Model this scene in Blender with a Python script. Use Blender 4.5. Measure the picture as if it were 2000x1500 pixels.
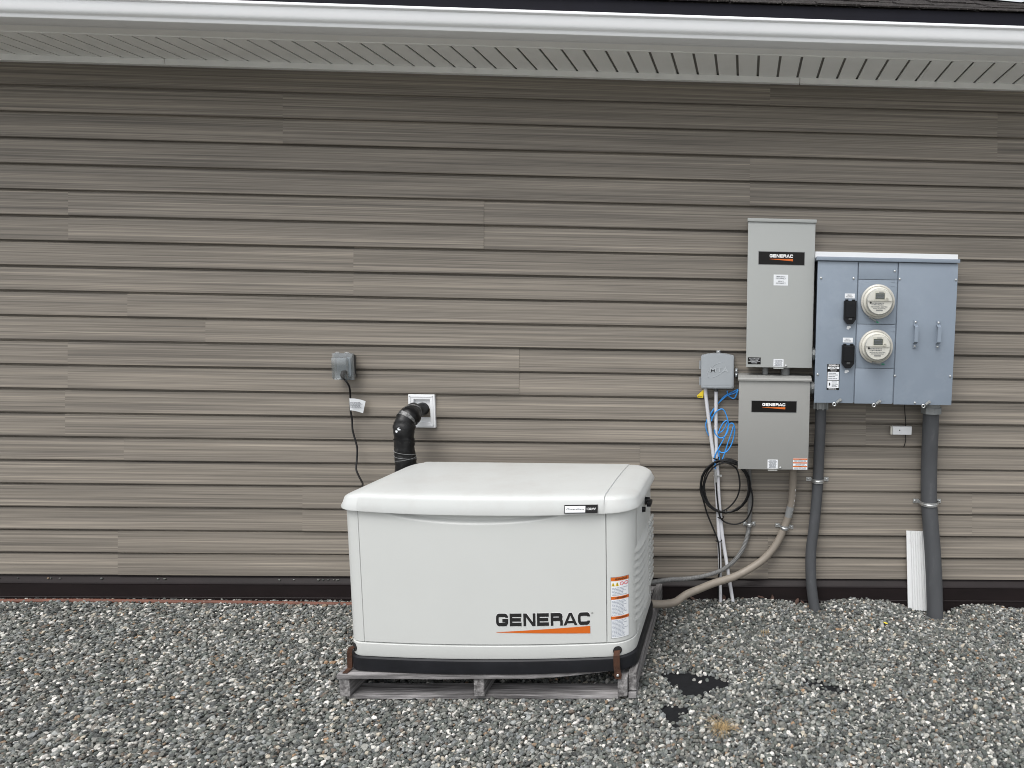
import bpy, bmesh, math, random
import numpy as np
from mathutils import Matrix, Vector
rad = math.radians
RNG = random.Random(7)
for o in list(bpy.data.objects):
    bpy.data.objects.remove(o)
SC = bpy.context.scene
COL = SC.collection

# ------------------------------------------------------------------ camera
CX, CY, F, D, EYE = 1504.02, 763.14, 1423.93, 3.9221, 1.6767
YAW, PIT, ROLL = .0352, .1243, -.0190
def cam_axes():
    cy, sy, cp, sp, cr, sr = math.cos(YAW), math.sin(YAW), math.cos(PIT), math.sin(PIT), math.cos(ROLL), math.sin(ROLL)
    f = Vector((sy*cp, cy*cp, -sp)); r0 = Vector((cy, -sy, 0)); d0 = f.cross(r0)
    return cr*r0 + sr*d0, -sr*r0 + cr*d0, f
AX_R, AX_D, AX_F = cam_axes()
cam = bpy.data.cameras.new('camera'); cam_o = bpy.data.objects.new('camera', cam); COL.objects.link(cam_o)
m = Matrix.Identity(4)
for i in range(3):
    m[i][0], m[i][1], m[i][2] = AX_R[i], -AX_D[i], -AX_F[i]
m[0][3], m[1][3], m[2][3] = 0, -D, EYE
cam_o.matrix_world = m
cam.sensor_fit = 'HORIZONTAL'; cam.sensor_width = 36; cam.lens = F/2000*36
cam.shift_x = (1000-CX)/2000; cam.shift_y = (CY-750)/2000
cam.clip_start = .05; cam.clip_end = 1000
SC.camera = cam_o

# ------------------------------------------------------------------ light: an overcast day
EL, AZ = rad(62), rad(200)          # sun direction: high, behind the camera
world = bpy.data.worlds.new('World'); SC.world = world; world.use_nodes = True
nt = world.node_tree; nt.nodes.clear()
sky = nt.nodes.new('ShaderNodeTexSky'); sky.sky_type = 'NISHITA'; sky.sun_disc = False
sky.sun_elevation = EL; sky.sun_rotation = AZ; sky.air_density = 1.0; sky.dust_density = 3.0; sky.ozone_density = 1.0
hsv = nt.nodes.new('ShaderNodeHueSaturation'); hsv.inputs['Saturation'].default_value = .16
bg = nt.nodes.new('ShaderNodeBackground'); bg.inputs['Strength'].default_value = .15
wo = nt.nodes.new('ShaderNodeOutputWorld')
nt.links.new(sky.outputs[0], hsv.inputs['Color']); nt.links.new(hsv.outputs[0], bg.inputs[0]); nt.links.new(bg.outputs[0], wo.inputs[0])
sun = bpy.data.lights.new('sun', 'SUN'); sun.energy = 1.0; sun.angle = rad(35); sun.color = (1, .985, .96)
sun_o = bpy.data.objects.new('sun', sun); COL.objects.link(sun_o)
sd = Vector((math.sin(AZ)*math.cos(EL), math.cos(AZ)*math.cos(EL), math.sin(EL)))
sun_o.rotation_euler = sd.to_track_quat('Z', 'Y').to_euler(); sun_o.location = sd*20
SC.view_settings.view_transform = 'Standard'; SC.view_settings.look = 'None'
SC.view_settings.gamma = 1; SC.view_settings.use_curve_mapping = False
SC.view_settings.exposure = .76
SC.cycles.pixel_filter_type = 'BLACKMAN_HARRIS'; SC.cycles.filter_width = 1.0

# ------------------------------------------------------------------ helpers
def W(px, py, Y=None, z=None):
    """point of the place seen at a photo pixel, on the plane y = Y or height z"""
    ray = AX_R*((px-CX)/F) + AX_D*((py-CY)/F) + AX_F
    o = Vector((0, -D, EYE))
    t = (Y-o.y)/ray.y if Y is not None else (z-o.z)/ray.z
    return o + t*ray

def new_mat(name):
    m = bpy.data.materials.new(name); m.use_nodes = True
    n = m.node_tree.nodes; b = n['Principled BSDF']
    return m, m.node_tree, n, b

def mat(name, col, rough=.5, metal=0, var=.12, scale=6, bump=0, bscale=60, spec=.5, dirt=None, stretch=(1, 1, 1), seed_rand=False):
    m, t, n, b = new_mat(name)
    L = t.links
    tc = n.new('ShaderNodeTexCoord'); mp = n.new('ShaderNodeMapping'); mp.inputs['Scale'].default_value = stretch
    L.new(tc.outputs['Object'], mp.inputs['Vector'])
    nz = n.new('ShaderNodeTexNoise'); nz.inputs['Scale'].default_value = scale; nz.inputs['Detail'].default_value = 6
    nz.inputs['Roughness'].default_value = .62
    L.new(mp.outputs[0], nz.inputs['Vector'])
    cr = n.new('ShaderNodeValToRGB')
    c = Vector(col[:3])
    lo = c*(1-var); hi = c*(1+var)
    cr.color_ramp.elements[0].position = .3; cr.color_ramp.elements[1].position = .7
    cr.color_ramp.elements[0].color = (*lo, 1); cr.color_ramp.elements[1].color = (*hi, 1)
    L.new(nz.outputs['Fac'], cr.inputs[0])
    out = cr.outputs[0]
    if dirt:
        dcol, dscale, dlo, dhi, damt = dirt
        n2 = n.new('ShaderNodeTexNoise'); n2.inputs['Scale'].default_value = dscale; n2.inputs['Detail'].default_value = 8
        n2.inputs['Roughness'].default_value = .7
        L.new(mp.outputs[0], n2.inputs['Vector'])
        r2 = n.new('ShaderNodeMapRange'); r2.inputs['From Min'].default_value = dlo; r2.inputs['From Max'].default_value = dhi
        r2.inputs['To Max'].default_value = damt
        L.new(n2.outputs['Fac'], r2.inputs['Value'])
        mx = n.new('ShaderNodeMix'); mx.data_type = 'RGBA'
        mx.inputs['B'].default_value = (*dcol, 1) if False else (0, 0, 0, 1)
        mx.inputs[7].default_value = (*dcol, 1)
        L.new(r2.outputs[0], mx.inputs[0]); L.new(out, mx.inputs[6]); out = mx.outputs[2]
    L.new(out, b.inputs['Base Color'])
    b.inputs['Roughness'].default_value = rough; b.inputs['Metallic'].default_value = metal
    b.inputs['Specular IOR Level'].default_value = spec
    if bump:
        n3 = n.new('ShaderNodeTexNoise'); n3.inputs['Scale'].default_value = bscale; n3.inputs['Detail'].default_value = 4
        L.new(mp.outputs[0], n3.inputs['Vector'])
        bp = n.new('ShaderNodeBump'); bp.inputs['Strength'].default_value = bump; bp.inputs['Distance'].default_value = .002
        L.new(n3.outputs['Fac'], bp.inputs['Height']); L.new(bp.outputs[0], b.inputs['Normal'])
    return m

def clear_mat(name, tint=(.96, .97, .98), gloss=.10):
    m = bpy.data.materials.new(name); m.use_nodes = True; t = m.node_tree; n = t.nodes; n.clear()
    tr = n.new('ShaderNodeBsdfTransparent'); tr.inputs[0].default_value = (*tint, 1)
    gl = n.new('ShaderNodeBsdfGlossy'); gl.inputs['Roughness'].default_value = .12
    lw = n.new('ShaderNodeLayerWeight'); lw.inputs[0].default_value = .35
    mr = n.new('ShaderNodeMapRange'); mr.inputs['To Min'].default_value = gloss; mr.inputs['To Max'].default_value = .6
    mx = n.new('ShaderNodeMixShader'); o = n.new('ShaderNodeOutputMaterial')
    t.links.new(lw.outputs['Facing'], mr.inputs['Value']); t.links.new(mr.outputs[0], mx.inputs[0])
    t.links.new(tr.outputs[0], mx.inputs[1]); t.links.new(gl.outputs[0], mx.inputs[2]); t.links.new(mx.outputs[0], o.inputs[0])
    return m

class MB:
    """collects shapes in world coordinates; build() links them as one mesh object"""
    def __init__(s): s.v = []; s.f = []
    def add(s, vs, fs):
        b = len(s.v); s.v += [tuple(p) for p in vs]; s.f += [tuple(i+b for i in f) for f in fs]; return s
    def box(s, x0, x1, y0, y1, z0, z1, c=0):
        if c <= 0:
            vs = [(x, y, z) for z in (z0, z1) for y in (y0, y1) for x in (x0, x1)]
            return s.add(vs, [(0, 2, 3, 1), (4, 5, 7, 6), (0, 1, 5, 4), (2, 6, 7, 3), (0, 4, 6, 2), (1, 3, 7, 5)])
        bm = bmesh.new(); bmesh.ops.create_cube(bm, size=1)
        for v in bm.verts:
            v.co = Vector((x0+(v.co.x+.5)*(x1-x0), y0+(v.co.y+.5)*(y1-y0), z0+(v.co.z+.5)*(z1-z0)))
        bmesh.ops.bevel(bm, geom=list(bm.edges), offset=c, segments=2, profile=.6, affect='EDGES')
        bm.verts.index_update()
        s.add([v.co[:] for v in bm.verts], [[v.index for v in f.verts] for f in bm.faces]); bm.free(); return s
    def tube(s, pts, r, n=10, cap=True):
        pts = [Vector(p) for p in pts]; k = len(pts); rs = r if isinstance(r, (list, tuple)) else [r]*k
        b = len(s.v); prev = None; up = None
        for i, p in enumerate(pts):
            t = (pts[min(i+1, k-1)] - pts[max(i-1, 0)])
            t = t.normalized() if t.length > 1e-9 else Vector((0, 0, 1))
            if up is None:
                up = t.orthogonal().normalized()
            else:
                up = (up - t*up.dot(t)); up = up.normalized() if up.length > 1e-6 else t.orthogonal().normalized()
            w = t.cross(up)
            for j in range(n):
                a = 2*math.pi*j/n
                s.v.append(tuple(p + (up*math.cos(a) + w*math.sin(a))*rs[i]))
        for i in range(k-1):
            for j in range(n):
                j2 = (j+1) % n
                s.f.append((b+i*n+j, b+i*n+j2, b+(i+1)*n+j2, b+(i+1)*n+j))
        if cap:
            s.f.append(tuple(b+j for j in reversed(range(n)))); s.f.append(tuple(b+(k-1)*n+j for j in range(n)))
        return s
    def cyl(s, p0, p1, r0, r1=None, n=16):
        return s.tube([p0, p1], [r0, r0 if r1 is None else r1], n)
    def lathe(s, prof, c, n=40, axis='y'):
        """prof: (radius, offset toward the viewer) about the y axis through c"""
        b = len(s.v); k = len(prof)
        for r, h in prof:
            for j in range(n):
                a = 2*math.pi*j/n
                s.v.append((c[0]+r*math.cos(a), c[1]-h, c[2]+r*math.sin(a)))
        for i in range(k-1):
            for j in range(n):
                j2 = (j+1) % n
                s.f.append((b+i*n+j, b+i*n+j2, b+(i+1)*n+j2, b+(i+1)*n+j))
        if prof[-1][0] > 1e-5: s.f.append(tuple(b+(k-1)*n+j for j in range(n)))
        return s
    def prism(s, poly, y0, y1):
        """polygon (x, z) extruded from y0 (front) to y1"""
        n = len(poly)
        vs = [(x, y0, z) for x, z in poly] + [(x, y1, z) for x, z in poly]
        fs = [tuple(range(n)), tuple(reversed(range(n, 2*n)))] + [(i, n+i, n+(i+1) % n, (i+1) % n) for i in range(n)]
        return s.add(vs, fs)
    def sweep(s, prof, x0, x1, closed=False):
        """profile (y, z) swept along x"""
        n = len(prof); b = len(s.v)
        s.v += [(x0, y, z) for y, z in prof] + [(x1, y, z) for y, z in prof]
        for i in range(n if closed else n-1):
            j = (i+1) % n; s.f.append((b+i, b+j, b+n+j, b+n+i))
        return s
    def flat(s, x0, x1, z0, z1, y):
        return s.add([(x0, y, z0), (x1, y, z0), (x1, y, z1), (x0, y, z1)], [(0, 1, 2, 3)])
    def build(s, name, m, parent=None, smooth=False, bevel=0, fix=True):
        me = bpy.data.meshes.new(name)
        off = wloc(parent) if parent else Vector((0, 0, 0))
        me.from_pydata([(x-off.x, y-off.y, z-off.z) for x, y, z in s.v], [], s.f); me.update()
        if fix or bevel:
            bm = bmesh.new(); bm.from_mesh(me)
            bmesh.ops.recalc_face_normals(bm, faces=bm.faces)
            bm.to_mesh(me); bm.free()
        if smooth:
            me.shade_smooth()
            me.set_sharp_from_angle(angle=rad(38))
        me.materials.append(m)
        o = bpy.data.objects.new(name, me); COL.objects.link(o)
        if parent: o.parent = parent
        return o

def wloc(o):
    v = Vector((0, 0, 0))
    while o is not None: v += Vector(o.location); o = o.parent
    return v

def tag(o, label=None, cat=None, group=None, kind=None):
    if label: o['label'] = label
    if cat: o['category'] = cat
    if group: o['group'] = group
    if kind: o['kind'] = kind
    return o

def thing(name, label, cat, loc=(0, 0, 0), group=None):
    o = bpy.data.objects.new(name, None); COL.objects.link(o); o.location = loc; o.empty_display_size = .05
    return tag(o, label, cat, group)

def link_copy(src, name, parent, loc):
    """a piece that shares its mesh with src, at world position loc"""
    o = bpy.data.objects.new(name, src); COL.objects.link(o)
    if parent: o.parent = parent
    o.location = Vector(loc) - (wloc(parent) if parent else Vector((0, 0, 0)))
    return o

def spline(pts, sub=8):
    """Catmull-Rom through pts"""
    P = [Vector(p) for p in pts]; P = [2*P[0]-P[1]] + P + [2*P[-1]-P[-2]]; out = []
    for i in range(1, len(P)-2):
        a, b, c, d = P[i-1:i+3]
        for k in range(sub):
            t = k/sub
            out.append(.5*((2*b)+(c-a)*t+(2*a-5*b+4*c-d)*t*t+(3*b-a-3*c+d)*t**3))
    out.append(P[-2]); return out

def text_mesh(txt, x0, x1, z0, z1, name, m, parent, fy, bold=0, shear=0):
    """flat lettering fitted into x0..x1, z0..z1; fy(x) gives its depth"""
    c = bpy.data.curves.new('lettering', 'FONT'); c.body = txt; c.resolution_u = 2; c.offset = bold; c.shear = shear
    c.align_x = 'CENTER'; c.space_line = .95
    o = bpy.data.objects.new('lettering', c); COL.objects.link(o)
    bpy.context.view_layer.update()
    me = bpy.data.meshes.new_from_object(o.evaluated_get(bpy.context.evaluated_depsgraph_get()))
    bpy.data.objects.remove(o); bpy.data.curves.remove(c)
    co = [v.co.copy() for v in me.vertices]; fs = [tuple(p.vertices) for p in me.polygons]; bpy.data.meshes.remove(me)
    ax, bx = min(v.x for v in co), max(v.x for v in co); az, bz = min(v.y for v in co), max(v.y for v in co)
    b = MB(); vs = []
    for v in co:
        x = x0+(v.x-ax)/(bx-ax)*(x1-x0); z = z0+(v.y-az)/(bz-az)*(z1-z0); vs.append((x, fy(x), z))
    b.add(vs, fs)
    return b.build(name, m, parent, fix=False)

def word_lines(x0, x1, z0, z1, n, name, m, parent, fy, seed=1, fill=.55, words=(4, 9), ragged=True, center=False):
    """rows of print too small to read: short bars, one per word"""
    rr = random.Random(seed); b = MB(); h = (z1-z0)/n
    for i in range(n):
        zc = z1-(i+.5)*h
        k = rr.randint(*words); ws = [rr.uniform(.5, 1.6) for _ in range(k)]
        width = (x1-x0)*(rr.uniform(.7, 1) if ragged else 1)
        gap = width*.035; sc = (width-gap*(k-1))/sum(ws); x = x0 + ((x1-x0-width)/2 if center else 0)
        for w in ws:
            xe = x+w*sc
            b.add([(x, fy(x), zc-h*fill/2), (xe, fy(xe), zc-h*fill/2), (xe, fy(xe), zc+h*fill/2), (x, fy(x), zc+h*fill/2)], [(0, 1, 2, 3)])
            x = xe+gap
    return b.build(name, m, parent, fix=False)

def stroke2d(path, w):
    """flat ribbon of width w along a 2-D polyline with mitred corners"""
    n = len(path); L = []; Rr = []
    for i, (x, y) in enumerate(path):
        p = Vector((x, y))
        d0 = (p-Vector(path[i-1])).normalized() if i > 0 else None
        d1 = (Vector(path[i+1])-p).normalized() if i < n-1 else None
        if d0 is None: d0 = d1
        if d1 is None: d1 = d0
        nn = Vector((-(d0.y+d1.y), d0.x+d1.x)).normalized()
        k = w/2/max(.35, nn.dot(Vector((-d1.y, d1.x))))
        L.append(p+nn*k); Rr.append(p-nn*k)
    return L, Rr

def wide_logo(x0, x1, z0, z1, name, m, parent, fy, grow=0):
    """the seven extended bold letters of the maker's name"""
    # every letter in a 1.0 wide x 0.75 high cell
    H = .78; w = .225
    def arc(cx, cy, r, a0, a1, k=4):
        return [(cx+r*math.cos(rad(a0+(a1-a0)*i/k)), cy+r*math.sin(rad(a0+(a1-a0)*i/k))) for i in range(k+1)]
    hw = w/2; r = .15
    lo, hi, l, rt = hw, H-hw, hw, 1-hw
    def cshape():
        return [(rt, H*.66), (rt, hi-r)] + arc(rt-r, hi-r, r, 0, 90)[1:] + arc(l+r, hi-r, r, 90, 180) + arc(l+r, lo+r, r, 180, 270) + arc(rt-r, lo+r, r, 270, 360) + [(rt, H*.34)]
    letters = {
        'C': [cshape()],
        'G': [cshape()[:-1] + [(rt, H*.42), ], [(rt+hw, H*.45), (.52, H*.45)]],
        'E': [[(l, 0), (l, H)], [(l, hi), (.97, hi)], [(l, H/2), (.92, H/2)], [(l, lo), (.97, lo)]],
        'R': [[(l, 0), (l, H)], [(l, hi), (rt-r, hi)] + arc(rt-r, hi-r*.9, r*.9, 90, -90)[1:] + [(rt-r, hi-2*r*.9), (l, hi-2*r*.9)], [(.45, hi-2*r*.9), (rt-.16, hi-2*r*.9), (rt-.05, hi-2*r*.9-.04), (rt, hi-2*r*.9-.12), (rt, 0)]],
    }
    cells = []; x = 0
    for ch in 'GENERAC':
        cells.append((ch, x)); x += 1.0+.12 + (0 if ch not in 'A' else 0)
    tot = x-.12
    b = MB()
    def put(px, py): 
        X = x0+px/tot*(x1-x0); Zz = z0+py/H*(z1-z0); return X, Zz
    lay = [0]
    def quad(pts2):
        lay[0] += 1
        vs = []
        for px, py in pts2:
            X, Zz = put(px, py); vs.append((X, fy(X)-lay[0]*2e-6, Zz))
        b.add(vs, [tuple(range(len(vs)))])
    g = grow
    for ch, ox in cells:
        if ch == 'N':
            quad([(ox-g, -g), (ox+w+g, -g), (ox+w+g, H+g), (ox-g, H+g)]); quad([(ox+1-w-g, -g), (ox+1+g, -g), (ox+1+g, H+g), (ox+1-w-g, H+g)])
            quad([(ox-g, H+g), (ox+.27+g, H+g), (ox+1+g, -g), (ox+.73-g, -g)])
        elif ch == 'A':
            quad([(ox-.08-g, -g), (ox+.17+g, -g), (ox+.60+g, H+g), (ox+.38-g, H+g)]); quad([(ox+.83-g, -g), (ox+1.08+g, -g), (ox+.62+g, H+g), (ox+.40-g, H+g)])
            quad([(ox+.2, .12-g), (ox+.8, .12-g), (ox+.72, .28+g), (ox+.28, .28+g)])
        else:
            for pth in letters[ch]:
                L, Rr = stroke2d(pth, w+2*g)
                for i in range(len(pth)-1):
                    quad([(ox+p.x, p.y) for p in (Rr[i], Rr[i+1], L[i+1], L[i])])
    return b.build(name, m, parent, fix=False)

# ------------------------------------------------------------------ materials
M = {}
def siding_mat():
    m, t, n, b = new_mat('siding_vinyl'); L = t.links
    tc = n.new('ShaderNodeTexCoord'); oi = n.new('ShaderNodeObjectInfo')
    mul = n.new('ShaderNodeMath'); mul.operation = 'MULTIPLY'; mul.inputs[1].default_value = 37.0
    L.new(oi.outputs['Random'], mul.inputs[0])
    cmb = n.new('ShaderNodeCombineXYZ'); L.new(mul.outputs[0], cmb.inputs[0]); L.new(mul.outputs[0], cmb.inputs[2]); L.new(mul.outputs[0], cmb.inputs[1])
    ad = n.new('ShaderNodeVectorMath'); ad.operation = 'ADD'
    L.new(tc.outputs['Object'], ad.inputs[0]); L.new(cmb.outputs[0], ad.inputs[1])
    def streak(sx, sz, detail, rough=.6):
        mp = n.new('ShaderNodeMapping'); mp.inputs['Scale'].default_value = (sx, 0.0, sz)
        L.new(ad.outputs[0], mp.inputs['Vector'])
        nz = n.new('ShaderNodeTexNoise'); nz.inputs['Scale'].default_value = 1; nz.inputs['Detail'].default_value = detail
        nz.inputs['Roughness'].default_value = rough
        L.new(mp.outputs[0], nz.inputs['Vector']); return nz.outputs['Fac']
    a = streak(.42, 75, 6, .72); c = streak(1.0, 230, 3); d = streak(.30, 16, 2)
    r1 = n.new('ShaderNodeValToRGB'); e = r1.color_ramp.elements
    e[0].position = .30; e[0].color = (.098, .087, .077, 1); e[1].position = .72; e[1].color = (.340, .297, .244, 1)
    k = e.new(.5); k.color = (.196, .174, .146, 1)
    L.new(a, r1.inputs[0])
    r2 = n.new('ShaderNodeMapRange'); r2.inputs['From Min'].default_value = .33; r2.inputs['From Max'].default_value = .67
    r2.inputs['To Min'].default_value = .72; r2.inputs['To Max'].default_value = 1.22
    L.new(c, r2.inputs['Value'])
    r3 = n.new('ShaderNodeMapRange'); r3.inputs['From Min'].default_value = .3; r3.inputs['From Max'].default_value = .7
    r3.inputs['To Min'].default_value = .78; r3.inputs['To Max'].default_value = 1.17
    L.new(d, r3.inputs['Value'])
    mm = n.new('ShaderNodeMath'); mm.operation = 'MULTIPLY'; L.new(r2.outputs[0], mm.inputs[0]); L.new(r3.outputs[0], mm.inputs[1])
    vm = n.new('ShaderNodeVectorMath'); vm.operation = 'SCALE'; L.new(r1.outputs[0], vm.inputs[0]); L.new(mm.outputs[0], vm.inputs['Scale'])
    L.new(vm.outputs[0], b.inputs['Base Color']); b.inputs['Roughness'].default_value = .55
    b.inputs['Specular IOR Level'].default_value = .35
    bp = n.new('ShaderNodeBump'); bp.inputs['Strength'].default_value = .25; bp.inputs['Distance'].default_value = .0015
    L.new(c, bp.inputs['Height']); L.new(bp.outputs[0], b.inputs['Normal'])
    return m
M['siding'] = siding_mat()

def stone_mat():
    m, t, n, b = new_mat('gravel_stone'); L = t.links
    oi = n.new('ShaderNodeObjectInfo'); tc = n.new('ShaderNodeTexCoord')
    cr = n.new('ShaderNodeValToRGB'); cr.color_ramp.interpolation = 'CONSTANT'
    pal = [(.055, .058, .056), (.082, .085, .082), (.115, .119, .107), (.15, .15, .137), (.085, .095, .088), (.20, .20, .185), (.13, .14, .125), (.27, .27, .25),
           (.18, .165, .145), (.36, .35, .32), (.105, .112, .110), (.24, .245, .225), (.50, .49, .45), (.16, .17, .16), (.30, .31, .30), (.64, .62, .58),
           (.22, .16, .11), (.42, .38, .31), (.19, .20, .20), (.13, .105, .085), (.30, .20, .125), (.55, .53, .50), (.20, .115, .065)]
    wts = [7, 9, 9, 8, 9, 6, 8, 5, 4, 4, 9, 5, 3, 7, 4, 2.2, 1.3, 2.5, 6, 3, .45, 2.5, .25]
    e = cr.color_ramp.elements; tot = sum(wts); acc = 0
    while len(e) > 1: e.remove(e[-1])
    for i, (c, w) in enumerate(zip(pal, wts)):
        if i == 0: e[0].position = 0; e[0].color = (*c, 1)
        else: k = e.new(acc/tot); k.color = (*c, 1)
        acc += w
    L.new(oi.outputs['Random'], cr.inputs[0])
    mul = n.new('ShaderNodeMath'); mul.operation = 'MULTIPLY'; mul.inputs[1].default_value = 91.0; L.new(oi.outputs['Random'], mul.inputs[0])
    nz = n.new('ShaderNodeTexNoise'); nz.noise_dimensions = '4D'; nz.inputs['Scale'].default_value = 2.2; nz.inputs['Detail'].default_value = 6; nz.inputs['Roughness'].default_value = .7
    L.new(tc.outputs['Object'], nz.inputs['Vector']); L.new(mul.outputs[0], nz.inputs['W'])
    mr = n.new('ShaderNodeMapRange'); mr.inputs['From Min'].default_value = .32; mr.inputs['From Max'].default_value = .68; mr.inputs['To Min'].default_value = .50; mr.inputs['To Max'].default_value = 1.35
    L.new(nz.outputs['Fac'], mr.inputs['Value'])
    vm = n.new('ShaderNodeVectorMath'); vm.operation = 'SCALE'; L.new(cr.outputs[0], vm.inputs[0]); L.new(mr.outputs[0], vm.inputs['Scale'])
    L.new(vm.outputs[0], b.inputs['Base Color']); b.inputs['Roughness'].default_value = .7; b.inputs['Specular IOR Level'].default_value = .3
    return m
M['stone'] = stone_mat()
def ground_mat():
    # packed small stones: voronoi cells with their own greys, seen between and beyond the loose gravel
    m, t, n, b = new_mat('packed_gravel'); L = t.links
    tc = n.new('ShaderNodeTexCoord'); vo = n.new('ShaderNodeTexVoronoi'); vo.inputs['Scale'].default_value = 62
    L.new(tc.outputs['Object'], vo.inputs['Vector'])
    sep = n.new('ShaderNodeSeparateColor'); L.new(vo.outputs['Color'], sep.inputs[0])
    cr = n.new('ShaderNodeValToRGB'); e = cr.color_ramp.elements
    e[0].color = (.07, .073, .07, 1); e[1].color = (.36, .35, .32, 1); k = e.new(.6); k.color = (.17, .172, .16, 1)
    L.new(sep.outputs[0], cr.inputs[0]); L.new(cr.outputs[0], b.inputs['Base Color']); b.inputs['Roughness'].default_value = .9
    bp = n.new('ShaderNodeBump'); bp.inputs['Strength'].default_value = 1; bp.inputs['Distance'].default_value = .008; bp.invert = True
    L.new(vo.outputs['Distance'], bp.inputs['Height']); L.new(bp.outputs[0], b.inputs['Normal'])
    return m
M['soil'] = ground_mat()
M['paint'] = mat('cream_powder_coat', (.535, .546, .53), .42, var=.015, scale=3, bump=.04, bscale=900, dirt=((.50, .47, .43), 5, .62, .85, .10))
M['lidpaint'] = mat('cream_lid_coat', (.525, .538, .528), .36, var=.02, scale=3, bump=.04, bscale=900, dirt=((.40, .37, .345), 4.5, .48, .80, .42))
M['dark'] = mat('dark_gap', (.012, .012, .012), .8, var=.1)
M['blackplastic'] = mat('black_moulded_base', (.009, .0095, .012), .5, var=.3, scale=9, bump=.2, bscale=70, spec=.3, dirt=((.05, .048, .05), 14, .58, .85, .4))
M['black'] = mat('black_plastic', (.004, .0045, .006), .4, var=.15, spec=.28)
M['rubber'] = mat('black_cable_jacket', (.006, .006, .0065), .42, var=.2, spec=.35)
M['rust'] = mat('rusty_steel', (.050, .024, .015), .85, spec=.25, var=.45, scale=30, bump=.4, bscale=120, dirt=((.095, .036, .017), 25, .5, .7, .6))
M['wood'] = mat('weathered_wood', (.26, .25, .25), .9, var=.62, scale=9, bump=1, bscale=14, spec=.2, stretch=(.5, 8, 8), dirt=((.050, .047, .047), 5, .44, .64, .85))
M['wood_y'] = mat('weathered_wood_long', (.22, .212, .21), .9, var=.62, scale=9, bump=1, bscale=14, spec=.2, stretch=(8, .5, 8), dirt=((.055, .05, .05), 5, .44, .64, .8))
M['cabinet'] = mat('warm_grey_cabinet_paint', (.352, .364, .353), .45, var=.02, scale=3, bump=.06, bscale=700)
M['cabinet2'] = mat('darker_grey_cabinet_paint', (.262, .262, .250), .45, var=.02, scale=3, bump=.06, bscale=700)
M['blue'] = mat('blue_grey_panel_paint', (.210, .250, .302), .42, var=.05, scale=5, bump=.05, bscale=500, dirt=((.29, .335, .39), 6, .55, .8, .5))
M['white'] = mat('white_vinyl', (.76, .77, .78), .4, var=.03, scale=4)
M['gutter'] = mat('white_gutter_enamel', (.80, .81, .82), .28, var=.025, scale=2, stretch=(.3, 2, 2))
M['soffit'] = mat('soffit_vinyl', (.86, .86, .84), .5, var=.03, scale=3)
M['groove'] = mat('soffit_vent_groove', (.19, .18, .165), .6, var=.1)
M['fascia'] = mat('black_drip_metal', (.004, .004, .009), .55, var=.2, spec=.18)
M['shingle'] = mat('asphalt_shingle', (.024, .021, .020), .95, var=.6, scale=30, bump=.8, bscale=300, spec=.15, dirt=((.20, .185, .17), 110, .55, .68, .85))
M['skirt'] = mat('brown_metal_skirting', (.011, .0075, .0078), .5, var=.25, scale=8, spec=.22, dirt=((.07, .065, .065), 22, .66, .88, .25), stretch=(.4, 2, 2))
M['pvc'] = mat('grey_pvc_conduit', (.066, .069, .074), .55, spec=.3, var=.12, scale=6, bump=.1, bscale=200, dirt=((.17, .17, .175), 12, .58, .82, .5), stretch=(2, 2, .5))
M['tan'] = mat('tan_flexible_conduit', (.235, .205, .170), .55, var=.08, scale=8, dirt=((.34, .30, .26), 14, .55, .8, .5))
M['flexgrey'] = mat('grey_flexible_conduit', (.15, .15, .148), .5, var=.1, scale=20)
M['palepipe'] = mat('pale_grey_pipe', (.56, .565, .59), .4, var=.05, scale=8)
M['zinc'] = mat('galvanised_steel', (.55, .56, .56), .33, metal=.85, var=.12, scale=30)
M['castmetal'] = mat('cast_zinc_hub', (.24, .25, .25), .5, metal=.5, var=.15, scale=30)
M['niplegrey'] = mat('grey_nipple', (.20, .205, .205), .5, var=.1)
M['bluecable'] = mat('blue_cable_jacket', (.03, .29, .76), .4, var=.08)
M['yellow'] = mat('yellow_tag_plastic', (.70, .52, .02), .5, var=.1, scale=30)
M['boxgrey'] = mat('grey_plastic_box', (.30, .322, .34), .48, var=.04, scale=6, bump=.1, bscale=400)
M['ink'] = mat('black_print', (.010, .010, .010), .5, var=.05)
M['greyink'] = mat('grey_print', (.11, .12, .14), .6, var=.05)
M['orange'] = mat('orange_print', (.56, .115, .008), .45, var=.03)
M['paper'] = mat('white_label', (.72, .74, .76), .5, var=.03, scale=20)
M['whiteink'] = mat('white_print', (.80, .80, .80), .5, var=.02)
M['paleink'] = mat('pale_print', (.33, .36, .42), .6, var=.05)
M['redink'] = mat('red_print', (.60, .03, .05), .5, var=.03)
M['yellowink'] = mat('yellow_print', (.80, .58, .03), .5, var=.03)
M['plate'] = mat('glossy_black_plate', (.005, .0045, .0045), .3, var=.1, spec=.25)
M['meter'] = mat('meter_cream_plastic', (.60, .585, .52), .4, var=.04, scale=12)
M['meterring'] = mat('meter_ring', (.50, .485, .44), .35, var=.06, metal=.25, scale=12)
M['meterface'] = mat('meter_white_face', (.68, .67, .62), .5, var=.03)
M['lcd'] = mat('grey_green_display', (.075, .09, .075), .2, var=.08, scale=60)
M['clear'] = clear_mat('clear_polycarbonate', (.88, .90, .91), .10)
M['glass'] = clear_mat('meter_glass', (.96, .96, .95), .05)
M['emboss'] = mat('raised_grey_emblem', (.37, .395, .415), .45, var=.03)
M['darkgrey'] = mat('dark_grey_plastic', (.045, .047, .047), .5, var=.1)
M['midgrey'] = mat('mid_grey_plastic', (.22, .225, .225), .5, var=.1)
M['tape'] = mat('black_tape_wrap', (.006, .006, .0065), .40, var=.4, scale=22, bump=1, bscale=30, spec=.35, dirt=((.10, .10, .10), 26, .54, .80, .6))
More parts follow.
